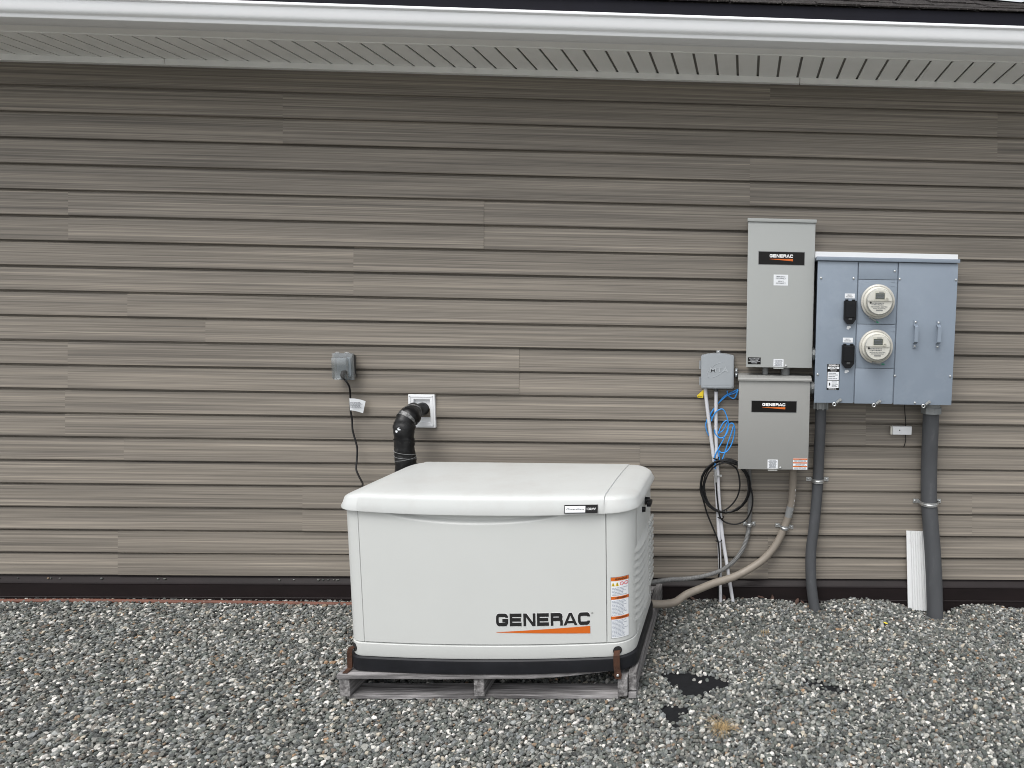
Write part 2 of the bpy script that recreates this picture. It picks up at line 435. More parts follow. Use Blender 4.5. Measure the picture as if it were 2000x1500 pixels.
M['tapescuff'] = mat('scuffed_silver_tape', (.16, .16, .16), .4, var=.8, scale=70, bump=.9, bscale=70, dirt=((.02, .02, .02), 45, .45, .6, .9))
M['rusthose'] = mat('rust_brown_hose', (.13, .05, .032), .7, var=.3, scale=12)
M['fabric'] = mat('black_weed_fabric', (.010, .0105, .012), .9, spec=.2, var=.25, scale=50, bump=.3, bscale=400)
M['straw'] = mat('dry_straw', (.36, .26, .13), .8, var=.35, scale=30)
M['leaf'] = mat('dead_brown_leaf', (.075, .047, .038), .85, spec=.2, var=.4, scale=40)
M['yleaf'] = mat('yellow_leaf', (.75, .60, .05), .6, var=.15, scale=40)
M['interior'] = mat('sheathing', (.03, .03, .03), .9, var=.1)
M['green'] = mat('green_seal_tag', (.03, .22, .13), .5, var=.1)
M['sidewall'] = M['siding']

# ------------------------------------------------------------------ ground
EDGE = [(0, 1168), (300, 1169), (560, 1172), (1300, 1170), (1400, 1168), (1480, 1166), (1560, 1175), (1590, 1180), (1615, 1171), (1660, 1166), (1700, 1169), (1750, 1175), (1780, 1187), (1840, 1196), (1870, 1183), (1900, 1178), (1950, 1182), (2000, 1189)]
ex, ez = [], []
for px, py in EDGE:
    p = W(px, py, Y=-.03); ex.append(p.x); ez.append(p.z-.012)
def sm(a, b, x):
    t = np.clip((x-a)/(b-a), 0, 1); return t*t*(3-2*t)
def gz(x, y):
    x = np.asarray(x, float); y = np.asarray(y, float)
    wall = np.interp(x, ex, ez)
    far = -.014 + .010*np.sin(x*2.1+.7)*np.cos(y*1.7+.3) + .006*np.sin(x*5.3+1.1)*np.sin(y*4.1) + .003*np.sin(x*11+y*7)
    pal = sm(.35, .0, np.maximum(np.maximum(-1.70-x, x+.40), 0)) * sm(.12, 0, np.maximum(-1.06-y, 0))
    far = far*(1-pal) + (-.012)*pal
    k = sm(-.45, -.04, y)
    return wall*k + far*(1-k)
def build_ground():
    xs = np.concatenate([[-300, -80, -25, -10], np.linspace(-6.5, 4, 190), [6, 12, 30, 90, 300]])
    ys = np.concatenate([[-300, -80, -25, -8, -4.5], np.linspace(-3.2, .06, 90), [1, 3, 9, 30, 100, 300]])
    X, Y = np.meshgrid(xs, ys); Z = gz(np.clip(X, -6.5, 4), np.clip(Y, -4, .06)) - .004
    b = MB(); b.v = list(zip(X.ravel().tolist(), Y.ravel().tolist(), Z.ravel().tolist()))
    nx = len(xs)
    b.f = [(j*nx+i, j*nx+i+1, (j+1)*nx+i+1, (j+1)*nx+i) for j in range(len(ys)-1) for i in range(nx-1)]
    o = b.build('ground', M['soil'], fix=False); tag(o, kind='structure', label='dark gritty ground under the gravel'); o.data.shade_smooth()
    return o
build_ground()

# landscape fabric showing through, and the holes in the gravel over it
def blob(cx, cy, rx, ry, seed, n=26):
    rr = random.Random(seed); ph = [rr.uniform(0, 6.28) for _ in range(5)]
    out = []
    for i in range(n):
        a = 2*math.pi*i/n
        k = 1+.16*math.sin(2*a+ph[0])+.12*math.sin(3*a+ph[1])+.08*math.sin(5*a+ph[2])+.05*math.sin(8*a+ph[3])
        out.append((cx+rx*k*math.cos(a), cy+ry*k*math.sin(a)))
    return out
HOLES = []
def px_poly(pts): return [tuple(W(x, y, z=-.01)[:2]) for x, y in pts]
HOLES.append(px_poly([(1288, 1319), (1330, 1317), (1390, 1322), (1425, 1333), (1420, 1342), (1395, 1341), (1385, 1350), (1352, 1357), (1330, 1352), (1322, 1338), (1300, 1330)]))
HOLES.append(px_poly([(1292, 1380), (1318, 1378), (1352, 1384), (1330, 1393), (1322, 1416), (1306, 1408), (1294, 1394)]))
HOLES.append(px_poly([(1565, 1333), (1600, 1328), (1630, 1340), (1674, 1342), (1640, 1350), (1600, 1348)]))
def inside(poly, x, y):
    n = len(poly); c = np.zeros(x.shape, bool); j = n-1
    for i in range(n):
        xi, yi = poly[i]; xj, yj = poly[j]
        cond = ((yi > y) != (yj > y)) & (x < (xj-xi)*(y-yi)/((yj-yi) if abs(yj-yi) > 1e-12 else 1e-12)+xi)
        c ^= cond; j = i
    return c
for poly, lab in zip(HOLES, ['bare black weed fabric in a wide gap of the gravel right of the pallet', 'small dark patch of weed fabric nearer the camera, below the wider bare patch', 'thin dark sliver of weed fabric among stones in the middle of the right gravel']):
    cx = sum(p[0] for p in poly)/len(poly); cy = sum(p[1] for p in poly)/len(poly)
    big = [(cx+(x-cx)*1.3, cy-.012+(y-cy)*1.9) for x, y in poly]
    b = MB(); n = len(big)
    ring = [(x, y, float(gz(x, y))+.001) for x, y in big]; low = [(x, y, z-.003) for x, y, z in ring]
    b.add([(cx, cy, float(gz(cx, cy))+.004)]+ring+low, [(0, 1+i, 1+(i+1) % n) for i in range(n)] + [(1+i, 1+n+i, 1+n+(i+1) % n, 1+(i+1) % n) for i in range(n)])
    o = b.build('weed_fabric', M['fabric'], smooth=True); tag(o, lab, 'weed fabric', 'patches of bare weed fabric')

def build_gravel():
    rng = np.random.default_rng(11)
    X0, X1, Y0, Y1 = -5.2, 2.4, -2.3, -.012
    pts = []
    for layer, (sp, dz, lo, hi) in enumerate([(.0145, 0, .0068, .0126), (.0152, .0055, .0055, .0122), (.021, .009, .0045, .0105)]):
        gx, gy = np.meshgrid(np.arange(X0, X1, sp), np.arange(Y0, Y1, sp))
        x = (gx+rng.uniform(-.55, .55, gx.shape)*sp).ravel(); y = (gy+rng.uniform(-.55, .55, gx.shape)*sp).ravel()
        if layer == 1: keep = rng.random(x.size) < .72
        elif layer == 2: keep = rng.random(x.size) < .35
        else: keep = np.ones(x.size, bool)
        keep &= y < -.014
        # outside the frame at left and far right thin the upper layers
        for h in HOLES:
            jx = x+rng.normal(0, .006, x.size); jy = y+rng.normal(0, .006, x.size)
            hc_ = np.mean(np.array(h), 0); jx = hc_[0]+(jx-hc_[0])/1.02; jy = hc_[1]+(jy-hc_[1]+.010)/1.22
            keep &= ~(inside(h, jx, jy) & (rng.random(x.size) < (.985 if h is not HOLES[2] else .66)))
        x, y = x[keep], y[keep]
        s = rng.uniform(lo, hi, x.size)*np.where(rng.random(x.size) < .06, 1.35, 1)
        z = gz(x, y)+dz+s*.25+rng.uniform(-.003, .003, x.size)
        under = (x > -1.68) & (x < -.42) & (y > -1.03)
        z = np.where(under & (layer > 0), z-.010, z)
        pts.append(np.stack([x, y, z, s], 1))
    # strays on the skirting ledge
    for px, k in ((15, 2), (95, 3), (205, 2), (330, 3), (640, 3), (655, 2), (625, 2), (540, 2), (1230, 2)):
        for _ in range(k):
            p = W(px+rng.normal(0, 14), 1137, Y=-.02); pts.append(np.array([[p.x, -.02, .112, rng.uniform(.004, .008)]]))
    P = np.concatenate(pts); n = len(P)
    me = bpy.data.meshes.new('gravel'); me.vertices.add(n); me.vertices.foreach_set('co', P[:, :3].astype('f').ravel())
    a = me.attributes.new('rot', 'FLOAT_VECTOR', 'POINT')
    r = np.stack([rng.normal(0, .45, n), rng.normal(0, .45, n), rng.uniform(0, 6.283, n)], 1); a.data.foreach_set('vector', r.astype('f').ravel())
    a = me.attributes.new('scl', 'FLOAT_VECTOR', 'POINT')
    s = P[:, 3:4]*np.stack([rng.uniform(.85, 1.35, n), rng.uniform(.75, 1.05, n), rng.uniform(.5, .85, n)], 1); a.data.foreach_set('vector', s.astype('f').ravel())
    a = me.attributes.new('idx', 'INT', 'POINT'); a.data.foreach_set('value', rng.integers(0, 12, n).astype('i'))
    o = bpy.data.objects.new('gravel', me); COL.objects.link(o); tag(o, 'loose grey crushed gravel covering the yard', kind='stuff')
    col = bpy.data.collections.new('pebble_shapes')
    for k in range(12):
        bm = bmesh.new(); bmesh.ops.create_icosphere(bm, subdivisions=2, radius=1)
        rr = random.Random(100+k); planes = [(Vector((rr.gauss(0, 1), rr.gauss(0, 1), rr.gauss(0, 1))).normalized(), rr.uniform(.52, .90)) for _ in range(10)]
        for v in bm.verts:
            d = v.co.normalized(); rmin = 1.0
            for nn, h in planes:
                c = nn.dot(d)
                if c > .05: rmin = min(rmin, h/c)
            v.co = d*rmin*rr.uniform(.97, 1.03)
        pm = bpy.data.meshes.new('pebble'); bm.to_mesh(pm); bm.free(); pm.materials.append(M['stone'])
        pm.shade_smooth(); pm.set_sharp_from_angle(angle=rad(16))
        po = bpy.data.objects.new('pebble', pm); col.objects.link(po)
    ng = bpy.data.node_groups.new('scatter_gravel', 'GeometryNodeTree')
    ng.interface.new_socket('Geometry', in_out='INPUT', socket_type='NodeSocketGeometry'); ng.interface.new_socket('Geometry', in_out='OUTPUT', socket_type='NodeSocketGeometry')
    N = ng.nodes; L = ng.links
    gi = N.new('NodeGroupInput'); go = N.new('NodeGroupOutput'); ip = N.new('GeometryNodeInstanceOnPoints'); ci = N.new('GeometryNodeCollectionInfo')
    ci.inputs['Collection'].default_value = col; ci.inputs['Separate Children'].default_value = True; ci.inputs['Reset Children'].default_value = True
    ip.inputs['Pick Instance'].default_value = True
    def attr(nm, ty):
        a = N.new('GeometryNodeInputNamedAttribute'); a.data_type = ty; a.inputs['Name'].default_value = nm
        return [s for s in a.outputs if s.enabled and s.name == 'Attribute'][0]
    L.new(gi.outputs[0], ip.inputs['Points']); L.new(ci.outputs[0], ip.inputs['Instance'])
    L.new(attr('idx', 'INT'), ip.inputs['Instance Index']); L.new(attr('rot', 'FLOAT_VECTOR'), ip.inputs['Rotation']); L.new(attr('scl', 'FLOAT_VECTOR'), ip.inputs['Scale'])
    L.new(ip.outputs[0], go.inputs[0])
    md = o.modifiers.new('scatter', 'NODES'); md.node_group = ng
build_gravel()

# ------------------------------------------------------------------ house
Z0, C = 2.67, .127               # height of the first siding shadow line, exposure of a course
HX0, HX1 = -6.6, 1.62
house = thing('house', 'brown lap-sided house wall with white eave above the generator', 'house', (-1, .1, 0))
wb = MB(); wb.box(HX0, HX1, .008, .16, -.15, 2.79); wb.box(HX1-.12, HX1-.002, .16, 6.9, -.15, 2.79)
wb.box(HX0+.002, HX0+.12, .16, 6.9, -.15, 2.79); wb.box(HX0+.12, HX1-.12, 6.75, 6.9, -.15, 2.79)
wall = wb.build('wall', M['interior'], house)
PROF = [(.0065, .005), (-.006, .0006), (-.0125, .0), (-.0152, .0025), (-.0152, .006), (-.0030, .1150), (-.0005, .1172), (.0065, .1182), (.0065, .136)]
SEAMS = {-1: [1503], 0: [565, 1933], 1: [565, 1933], 2: [1464], 3: [1464], 4: [152, 942], 5: [152, 942], 6: [700], 7: [700], 8: [265], 9: [415], 10: [150, 1010], 11: [150, 1010],
         12: [145, 1679], 13: [145, 1679], 14: [258, 1243], 15: [1243], 16: [602, 1884], 17: [602, 1884], 18: [247, 1490], 19: [247, 1490]}
def plank(x0, x1, zb, dy, top=None):
    prof = [(y+dy, z) for y, z in PROF]
    if top: prof = [p for p in prof if p[1] < top] + [(prof[5][0]-.0005, top)]
    b = MB(); n = len(prof); segs = 1
    b.sweep(prof, x0, x1)
    # end returns so that a lap shows its thickness
    for x in (x0, x1):
        b.add([(x, y, z) for y, z in prof] + [(x, .006, z) for y, z in prof], [(i, i+1, n+i+1, n+i) for i in range(n-1)])
    me = b
    off = Vector((x0, 0, zb))
    o = MB(); o.v = [(x-x0, y, z) for x, y, z in b.v]; o.f = b.f
    mesh = bpy.data.meshes.new('siding_plank'); mesh.from_pydata(o.v, [], o.f); mesh.materials.append(M['siding']); mesh.update()
    return link_copy(mesh, 'siding_plank', wall, off)
for k in range(-1, 20):
    zb = Z0-C*(k+1)
    cuts = [HX0] + [W(s, 600, Y=-.01).x if False else W(s, 766-(zb+.06-1.55)*363, Y=-.01).x for s in SEAMS.get(k, [])] + [HX1]
    for i in range(len(cuts)-1):
        plank(cuts[i]-(.0 if i == 0 else .004), cuts[i+1]+(.02 if i < len(cuts)-2 else 0), zb, -.0028 if i % 2 else 0.0, top=.106 if k == -1 else None)
cp = MB(); cp.box(HX1-.012, HX1+.014, -.016, .09, .125, 2.775, .002); cp.build('corner_trim', M['skirt'], wall)
# the brown metal skirting below the siding
sk = MB(); sk.sweep([(.006, .132), (-.002, .126), (-.006, .120), (-.030, .098), (-.034, .095), (-.036, .090), (-.034, .084), (-.034, -.14)], HX0, HX1)
sk.sweep([(-.0345, .016), (-.0365, .014), (-.0365, .009), (-.0345, .007)], HX0, HX1)
sk.build('skirting', M['skirt'], house)
# soffit: narrow boards with grooves, trims, fascia, gutter
SZ = 2.806; SY0, SY1 = -.374, -.020
sf = MB(); sf.box(HX0, HX1+.26, SY0-.1, .16, SZ+.016, SZ+.022); soff = sf.build('soffit', M['darkgrey'], house)
pb = MB(); pw = .0895
pb.box(0, pw, SY0, SY1, 0, .006, .0012); pb.box(pw-.001, pw+.013, SY0, SY1, .0085, .0115); NGR = len(pb.f)
pme = bpy.data.meshes.new('soffit_panel'); pme.from_pydata(pb.v, [], pb.f); pme.materials.append(M['soffit']); pme.materials.append(M['groove']); pme.update()
for i in range(NGR-6, NGR): pme.polygons[i].material_index = 1
x = -.058+.006-.1015*62
while x < HX1+.16:
    link_copy(pme, 'soffit_panel', soff, (x, 0, SZ)); x += .1015
tr = MB()
for a, b_ in ((HX0, -2.9), (-2.897, .258), (.261, HX1+.03)):
    tr.box(a, b_, -.034, .004, SZ-.029, SZ-.002, .002)
    tr.box(a, b_, -.034, SY1-.004, SZ-.0035, SZ-.0005)
tr.build('wall_trim', M['soffit'], soff)
ft = MB(); ft.box(HX0, HX1+.27, -.462, SY0-.002, SZ-.004, SZ+.004, .0015); ft.box(HX0, HX1+.27, SY0-.010, SY0+.002, SZ-.007, SZ-.001, .001)
ft.build('fascia_trim', M['soffit'], soff)
fb = MB(); fb.box(HX1+.002, HX1+.24, .17, 7.2, SZ, SZ+.01); fb.box(HX1+.24, HX1+.26, -.46, 7.2, SZ-.004, 2.93); fb.box(HX0, HX1+.26, -.475, -.462, SZ-.004, 2.93); fb.build('fascia', M['white'], house)
GP = [(-.478, 2.93), (-.478, 2.803), (-.480, 2.801), (-.556, 2.801), (-.561, 2.803), (-.5635, 2.808), (-.5640, 2.8145), (-.5655, 2.817), (-.571, 2.8195), (-.5765, 2.8235), (-.5800, 2.829), (-.5825, 2.836), (-.5845, 2.845), (-.5865, 2.855), (-.5875, 2.863), (-.5875, 2.869),
      (-.593, 2.871), (-.5985, 2.874), (-.5998, 2.879), (-.5975, 2.885), (-.590, 2.886), (-.586, 2.880)]
gt = MB(); gt.sweep(GP, HX0, HX1+.272); gt.build('gutter', M['gutter'], house, smooth=True)
de = MB(); de.sweep([(-.52, 2.955), (-.566, 2.950), (-.571, 2.946), (-.569, 2.872), (-.50, 2.87)], HX0, HX1+.272); de.build('drip_edge', M['fascia'], house, smooth=True)
# hip roof
S = .444; EX1, EX0, EY0, EY1 = 1.90, HX0-.5, -.574, 7.4
EZ = 2.947
mid = (EY0+EY1)/2; rz = EZ+S*(mid-EY0)
rf = MB(); hh = mid-EY0
rf.add([(EX0, EY0, EZ), (EX1, EY0, EZ), (EX1, EY1, EZ), (EX0, EY1, EZ), (EX1-hh, mid, rz), (EX0+hh*.2, mid, rz)], [(0, 1, 4, 5), (1, 2, 4), (2, 3, 5, 4), (3, 0, 5), (3, 2, 1, 0)])
roof = rf.build('roof', M['shingle'], house, fix=True)
# shingle tabs: the first courses above the eave one by one where they are in view
sl = math.hypot(1, S); expo = .14
smes = []
for kx in range(5):
    wd = (.15, .19, .23, .17, .26)[kx]; th = (.007, .010, .006, .012, .008)[kx]
    b = MB(); b.box(0, wd-.004, 0, expo+.03, 0.001, th, .0015)
    me = bpy.data.meshes.new('shingle'); me.from_pydata(b.v, [], b.f); me.materials.append(M['shingle']); me.update(); smes.append((me, wd))
tilt = math.atan(S); rr = random.Random(4); cnt = 0
rest = MB()
for row in range(26):
    yy = EY0-.008+row*expo/sl; zz = EZ+S*(yy-EY0)+.004
    xx = -1.6-rr.random()*.2 if row < 10 else -.2-rr.random()*.2
    lim = EX1-(yy-EY0)-.02
    while xx < lim-.1:
        k = rr.randrange(5); me, wd = smes[k]
        if xx+wd > lim: break
        if cnt < 290 and xx+wd > -.3+.0*row:
            o = link_copy(me, 'shingle', roof, (xx, yy, zz)); o.rotation_euler.x = tilt; cnt += 1
        else:
            Rm = Matrix.Rotation(tilt, 3, 'X'); base = Vector((xx, yy, zz))
            rest.add([base+Rm @ v.co for v in me.vertices], [tuple(p.vertices) for p in me.polygons])
        xx += wd
rest.build('shingle_field', M['shingle'], roof, fix=False)['kind'] = 'stuff'
hc = MB(); n_h = 34
for i in range(n_h):
    t0 = i*.12; p0 = Vector((EX1-t0, EY0+t0, EZ+S*t0+.012)); p1 = Vector((EX1-t0-.17, EY0+t0+.17, EZ+S*(t0+.17)+.016))
    sx = Vector((.10, .0, -.0)); sy = Vector((0, -.10, -.046))
    dn = Vector((0, 0, -.03))
    hc.add([p0, p0+Vector((.1, 0.02, -.035)), p0+Vector((-.02, -.1, -.035)), p1, p1+Vector((.1, .02, -.035)), p1+Vector((-.02, -.1, -.035))], [(0, 1, 4, 3), (0, 3, 5, 2), (0, 2, 1)])
o = hc.build('hip_cap', M['shingle'], roof); o['kind'] = 'stuff'

# ------------------------------------------------------------------ pallet
pal = thing('pallet', 'weathered grey wooden pallet under the cream generator', 'pallet', (-1.05, -.53, 0))
PXL, PXR = -1.656, -.437
def warped(name, x0, x1, y0, y1, z0, z1, seed, m, bend=None, nseg=14):
    rr = random.Random(seed); b = MB(); ph = rr.uniform(0, 6)
    for i in range(nseg+1):
        t = i/nseg; x = x0+(x1-x0)*t; dz = (bend(t) if bend else 0)+.0012*math.sin(ph+t*9)
        j1 = rr.uniform(-.0012, .0012); j2 = rr.uniform(-.0012, .0012)
        b.v += [(x, y0+j1, z0+dz+j2), (x, y1, z0+dz), (x, y1, z1+dz), (x, y0+.002, z1+dz), (x, y0+j1, z1+dz-.002)]
        if i:
            a = (i-1)*5; c = i*5
            for q in range(5):
                b.f.append((a+q, a+(q+1) % 5, c+(q+1) % 5, c+q))
    b.f += [(0, 1, 2, 3, 4), tuple(nseg*5+q for q in (4, 3, 2, 1, 0))]
    return b.build(name, m, pal)
ybs = [-1.022, -.86, -.70, -.54, -.38, -.22]
def front_board():
    # the lead board: its right end is split away in a long taper
    b = MB(); n = 30; rr = random.Random(5)
    for i in range(n+1):
        t = i/n; x = PXL+(-.53-PXL)*t
        yf = -1.043 + .002*math.sin(t*13) + (0 if t < .66 else ((t-.66)/.34)**1.5*.055) + rr.uniform(-.0008, .0008)
        zz = .116 + .001*math.sin(t*7+1); zl = .098+(0 if t < .7 else (t-.7)*.03)
        b.v += [(x, yf, zl), (x, -.92, zl), (x, -.92, zz), (x, yf+.002, zz), (x, yf, zz-.002)]
        if i:
            a = (i-1)*5; c = i*5
            b.f += [(a+q, a+(q+1) % 5, c+(q+1) % 5, c+q) for q in range(5)]
    b.f += [(0, 1, 2, 3, 4), tuple(n*5+q for q in (4, 3, 2, 1, 0))]
    return b.build('deck_board', M['wood'], pal)
front_board()['label'] = 'front deck board split to a taper at its right end'
for i, y in enumerate(ybs[1:]):
    warped('deck_board', PXL+.002*i, -.475, y, y+.115, .100, .117, 20+i, M['wood'])
for (xa, xb), lab in zip(((PXL+.004, PXL+.046), (-1.105, -1.062), (-.512, -.472)), range(3)):
    b = MB(); b.box(xa, xb, -1.035, -.045, .016, .0975, .003); b.build('stringer', M['wood_y'], pal)
b = MB(); b.box(-.470, PXR, -1.012, -.05, .030, .113, .003); o = b.build('stringer', M['wood_y'], pal); o['label'] = 'outer stringer fixed alongside the right one'
b = MB(); b.box(-.470, PXR, -1.022, -.93, .0, .027, .003); b.build('bottom_block', M['wood'], pal)
warped('bottom_board', PXL+.03, -.512, -1.02, -.925, -.002, .0145, 40, M['wood'])
warped('bottom_board', PXL+.03, -.512, -.58, -.49, -.002, .0145, 41, M['wood'])
warped('bottom_board', PXL+.03, -.512, -.14, -.05, -.002, .0145, 42, M['wood'])

# ------------------------------------------------------------------ generator
GXL, GXR, GYF, GYB = -1.626, -.448, -1.002, -.372       # body extents (corners), the front bows out a little more
gen = thing('generator', 'cream standby generator with domed lid on wooden pallet by the house wall', 'generator', (-1.037, -.69, .118))
RL, RR = .072, .100; BOW = .036
def front_y(x, off=0):
    t = (x-(GXL+GXR)/2)/((GXR-GXL)/2); return GYF-off-BOW*(1-min(1, abs(t))**2)
NS = 40
def columns(off):
    """x positions and front / back y of the plan outline, left to right"""
    cols = []
    NA = 9
    for i in range(NA+1):                         # left corner
        a = rad(90*i/NA); x = GXL+RL-(RL+off)*math.cos(a)
        cols.append((x, front_y(GXL+RL, 0)+RL-(RL+off)*math.sin(a), GYB-RL+(RL+off)*math.sin(a)))
    xa, xb = GXL+RL, GXR-RR
    xs = sorted([xa+(xb-xa)*i/NS for i in range(1, NS)] + [-1.5475, -1.5445, -.5635, -.5605])
    for x in xs: cols.append((x, front_y(x, off), GYB+off))
    for i in range(NA+1):
        a = rad(90-90*i/NA); x = GXR-RR+(RR+off)*math.cos(a)
        cols.append((x, front_y(GXR-RR, 0)+RR-(RR+off)*math.sin(a), GYB-RR+(RR+off)*math.sin(a)))
    return cols
def ring(off):
    c = columns(off); return [(x, yf) for x, yf, yb in c] + [(x, yb) for x, yf, yb in reversed(c)]
def loft(b, levels, cap_top=False, cap_bot=False, sel=None):
    """levels: (offset, z or function of x)"""
    rings = [ring(o) for o, z in levels]; n = len(rings[0]); base = len(b.v)
    for (o, z), rg in zip(levels, rings):
        b.v += [(x, y, z(x) if callable(z) else z) for x, y in rg]
    for k in range(len(levels)-1):
        for i in range(n):
            j = (i+1) % n
            if sel and not sel(i, n): continue
            b.f.append((base+k*n+i, base+k*n+j, base+(k+1)*n+j, base+(k+1)*n+i))
    if cap_top: b.f.append(tuple(base+(len(levels)-1)*n+i for i in range(n)))
    if cap_bot: b.f.append(tuple(base+i for i in reversed(range(n))))
    return b
# black base, white lower band, dark core
loft(MB(), [(.004, .119), (.010, .123), (.011, .168), (.010, .176), (.004, .181), (-.03, .1815)], True, True).build('base', M['blackplastic'], gen, smooth=True)
loft(MB(), [(-.004, .180), (.0, .1825), (.002, .19), (.001, .237), (-.004, .241), (-.03, .2415)], True, True).build('lower_band', M['paint'], gen, smooth=True)
loft(MB(), [(-.021, .2), (-.021, .80)], True, True).build('core', M['dark'], gen)
# door and the corner shell, with 4 mm gaps
DX0, DX1 = -1.553, -.558
def scoop(x, z):
    t = (x-(-1.085))/.34
    if abs(t) >= 1: return 0
    zc = .800-.034*(1-t*t)**.8
    if z <= zc-.012: return 0
    k = min(1, (z-(zc-.012))/.020); return .018*k*k*(3-2*k)
b = MB(); NXd, NZd = 70, 46
zs = [.2465+(.70-.2465)*i/12 for i in range(13)] + [.70+.098*i/(NZd-13) for i in range(1, NZd-12)]
for iz, z in enumerate(zs):
    for ix in range(NXd+1):
        x = DX0+.002+(DX1-DX0-.004)*ix/NXd; b.v.append((x, front_y(x, .001)+scoop(x, z), z))
nx = NXd+1
b.f = [(j*nx+i, j*nx+i+1, (j+1)*nx+i+1, (j+1)*nx+i) for j in range(len(zs)-1) for i in range(NXd)]
k0 = len(b.v)
edge = [i for i in range(nx)] + [j*nx+NXd for j in range(1, len(zs))]
for seq in ([i for i in range(nx)], [j*nx for j in range(len(zs))], [j*nx+NXd for j in range(len(zs))], [(len(zs)-1)*nx+i for i in range(nx)]):
    k0 = len(b.v); b.v += [(b.v[i][0], b.v[i][1]+.012, b.v[i][2]) for i in seq]
    b.f += [(seq[q], seq[q+1], k0+q+1, k0+q) for q in range(len(seq)-1)]
door = b.build('door', M['paint'], gen, smooth=True)
def shell(name, inside_fn, zb, zt):
    b = MB(); rg = ring(0); n = len(rg)
    rg2 = ring(-.012)
    ids = [i for i in range(n) if inside_fn(*rg[i])]
    # contiguous run
    start = next(i for i in ids if (i-1) % n not in ids); run = []; i = start
    while i in ids and len(run) < n: run.append(i); i = (i+1) % n
    lev = [(rg2, zb), (rg, zb), (rg, zt), (rg2, zt)]
    for L, z in lev: b.v += [(L[i][0], L[i][1], z) for i in run]
    m = len(run)
    for k in range(3):
        for q in range(m-1): b.f.append((k*m+q, k*m+q+1, (k+1)*m+q+1, (k+1)*m+q))
    for q in (0, m-1): b.f.append((q, m+q, 2*m+q, 3*m+q))
    return b.build(name, M['paint'], gen, smooth=True)
mid_y = (GYF+GYB)/2
NAc = 10
body = None
def shell_pts(name, pts, pts2, zb, zt):
    b = MB(); m = len(pts)
    for L, z in ((pts2, zb), (pts, zb), (pts, zt), (pts2, zt)): b.v += [(x, y, z) for x, y in L]
    for k in range(3):
        for q in range(m-1): b.f.append((k*m+q, k*m+q+1, (k+1)*m+q+1, (k+1)*m+q))
    for q in (0, m-1): b.f.append((q, m+q, 2*m+q, 3*m+q))
    return b.build(name, M['paint'], gen, smooth=True)
c0, c1 = columns(0), columns(-.012)
def outline_run(c, x_stop, right):
    if right: run = [(x, yf) for x, yf, yb in c if x > DX1+.0022]; run = [(DX1+.002, front_y(DX1+.002))] + run
    else: run = [(x, yf) for x, yf, yb in c if x < DX0-.0022] + [(DX0-.002, front_y(DX0-.002))]
    return run
# left corner panel + back + right corner panel
lp, lp2 = outline_run(c0, 0, False), outline_run(c1, 0, False)
m_ = min(len(lp), len(lp2)); lp, lp2 = lp[:m_], [(x, y+.0) for x, y in lp2[:m_]]
shell_pts('corner_panel', lp, [(x+.006, y+.010) for x, y in lp], .2455, .802)
rp = outline_run(c0, 0, True)
shell_pts('corner_panel', rp, [(x-.006, y+.010) for x, y in rp], .2455, .802)
back = [(x, yb) for x, yf, yb in c0]
sidel = [(c0[0][0], c0[0][1])] + back + [(c0[-1][0], c0[-1][1])]
shell_pts('back_panel', sidel, [(x*.99-.0104, y-.008) for x, y in sidel], .2455, .802)
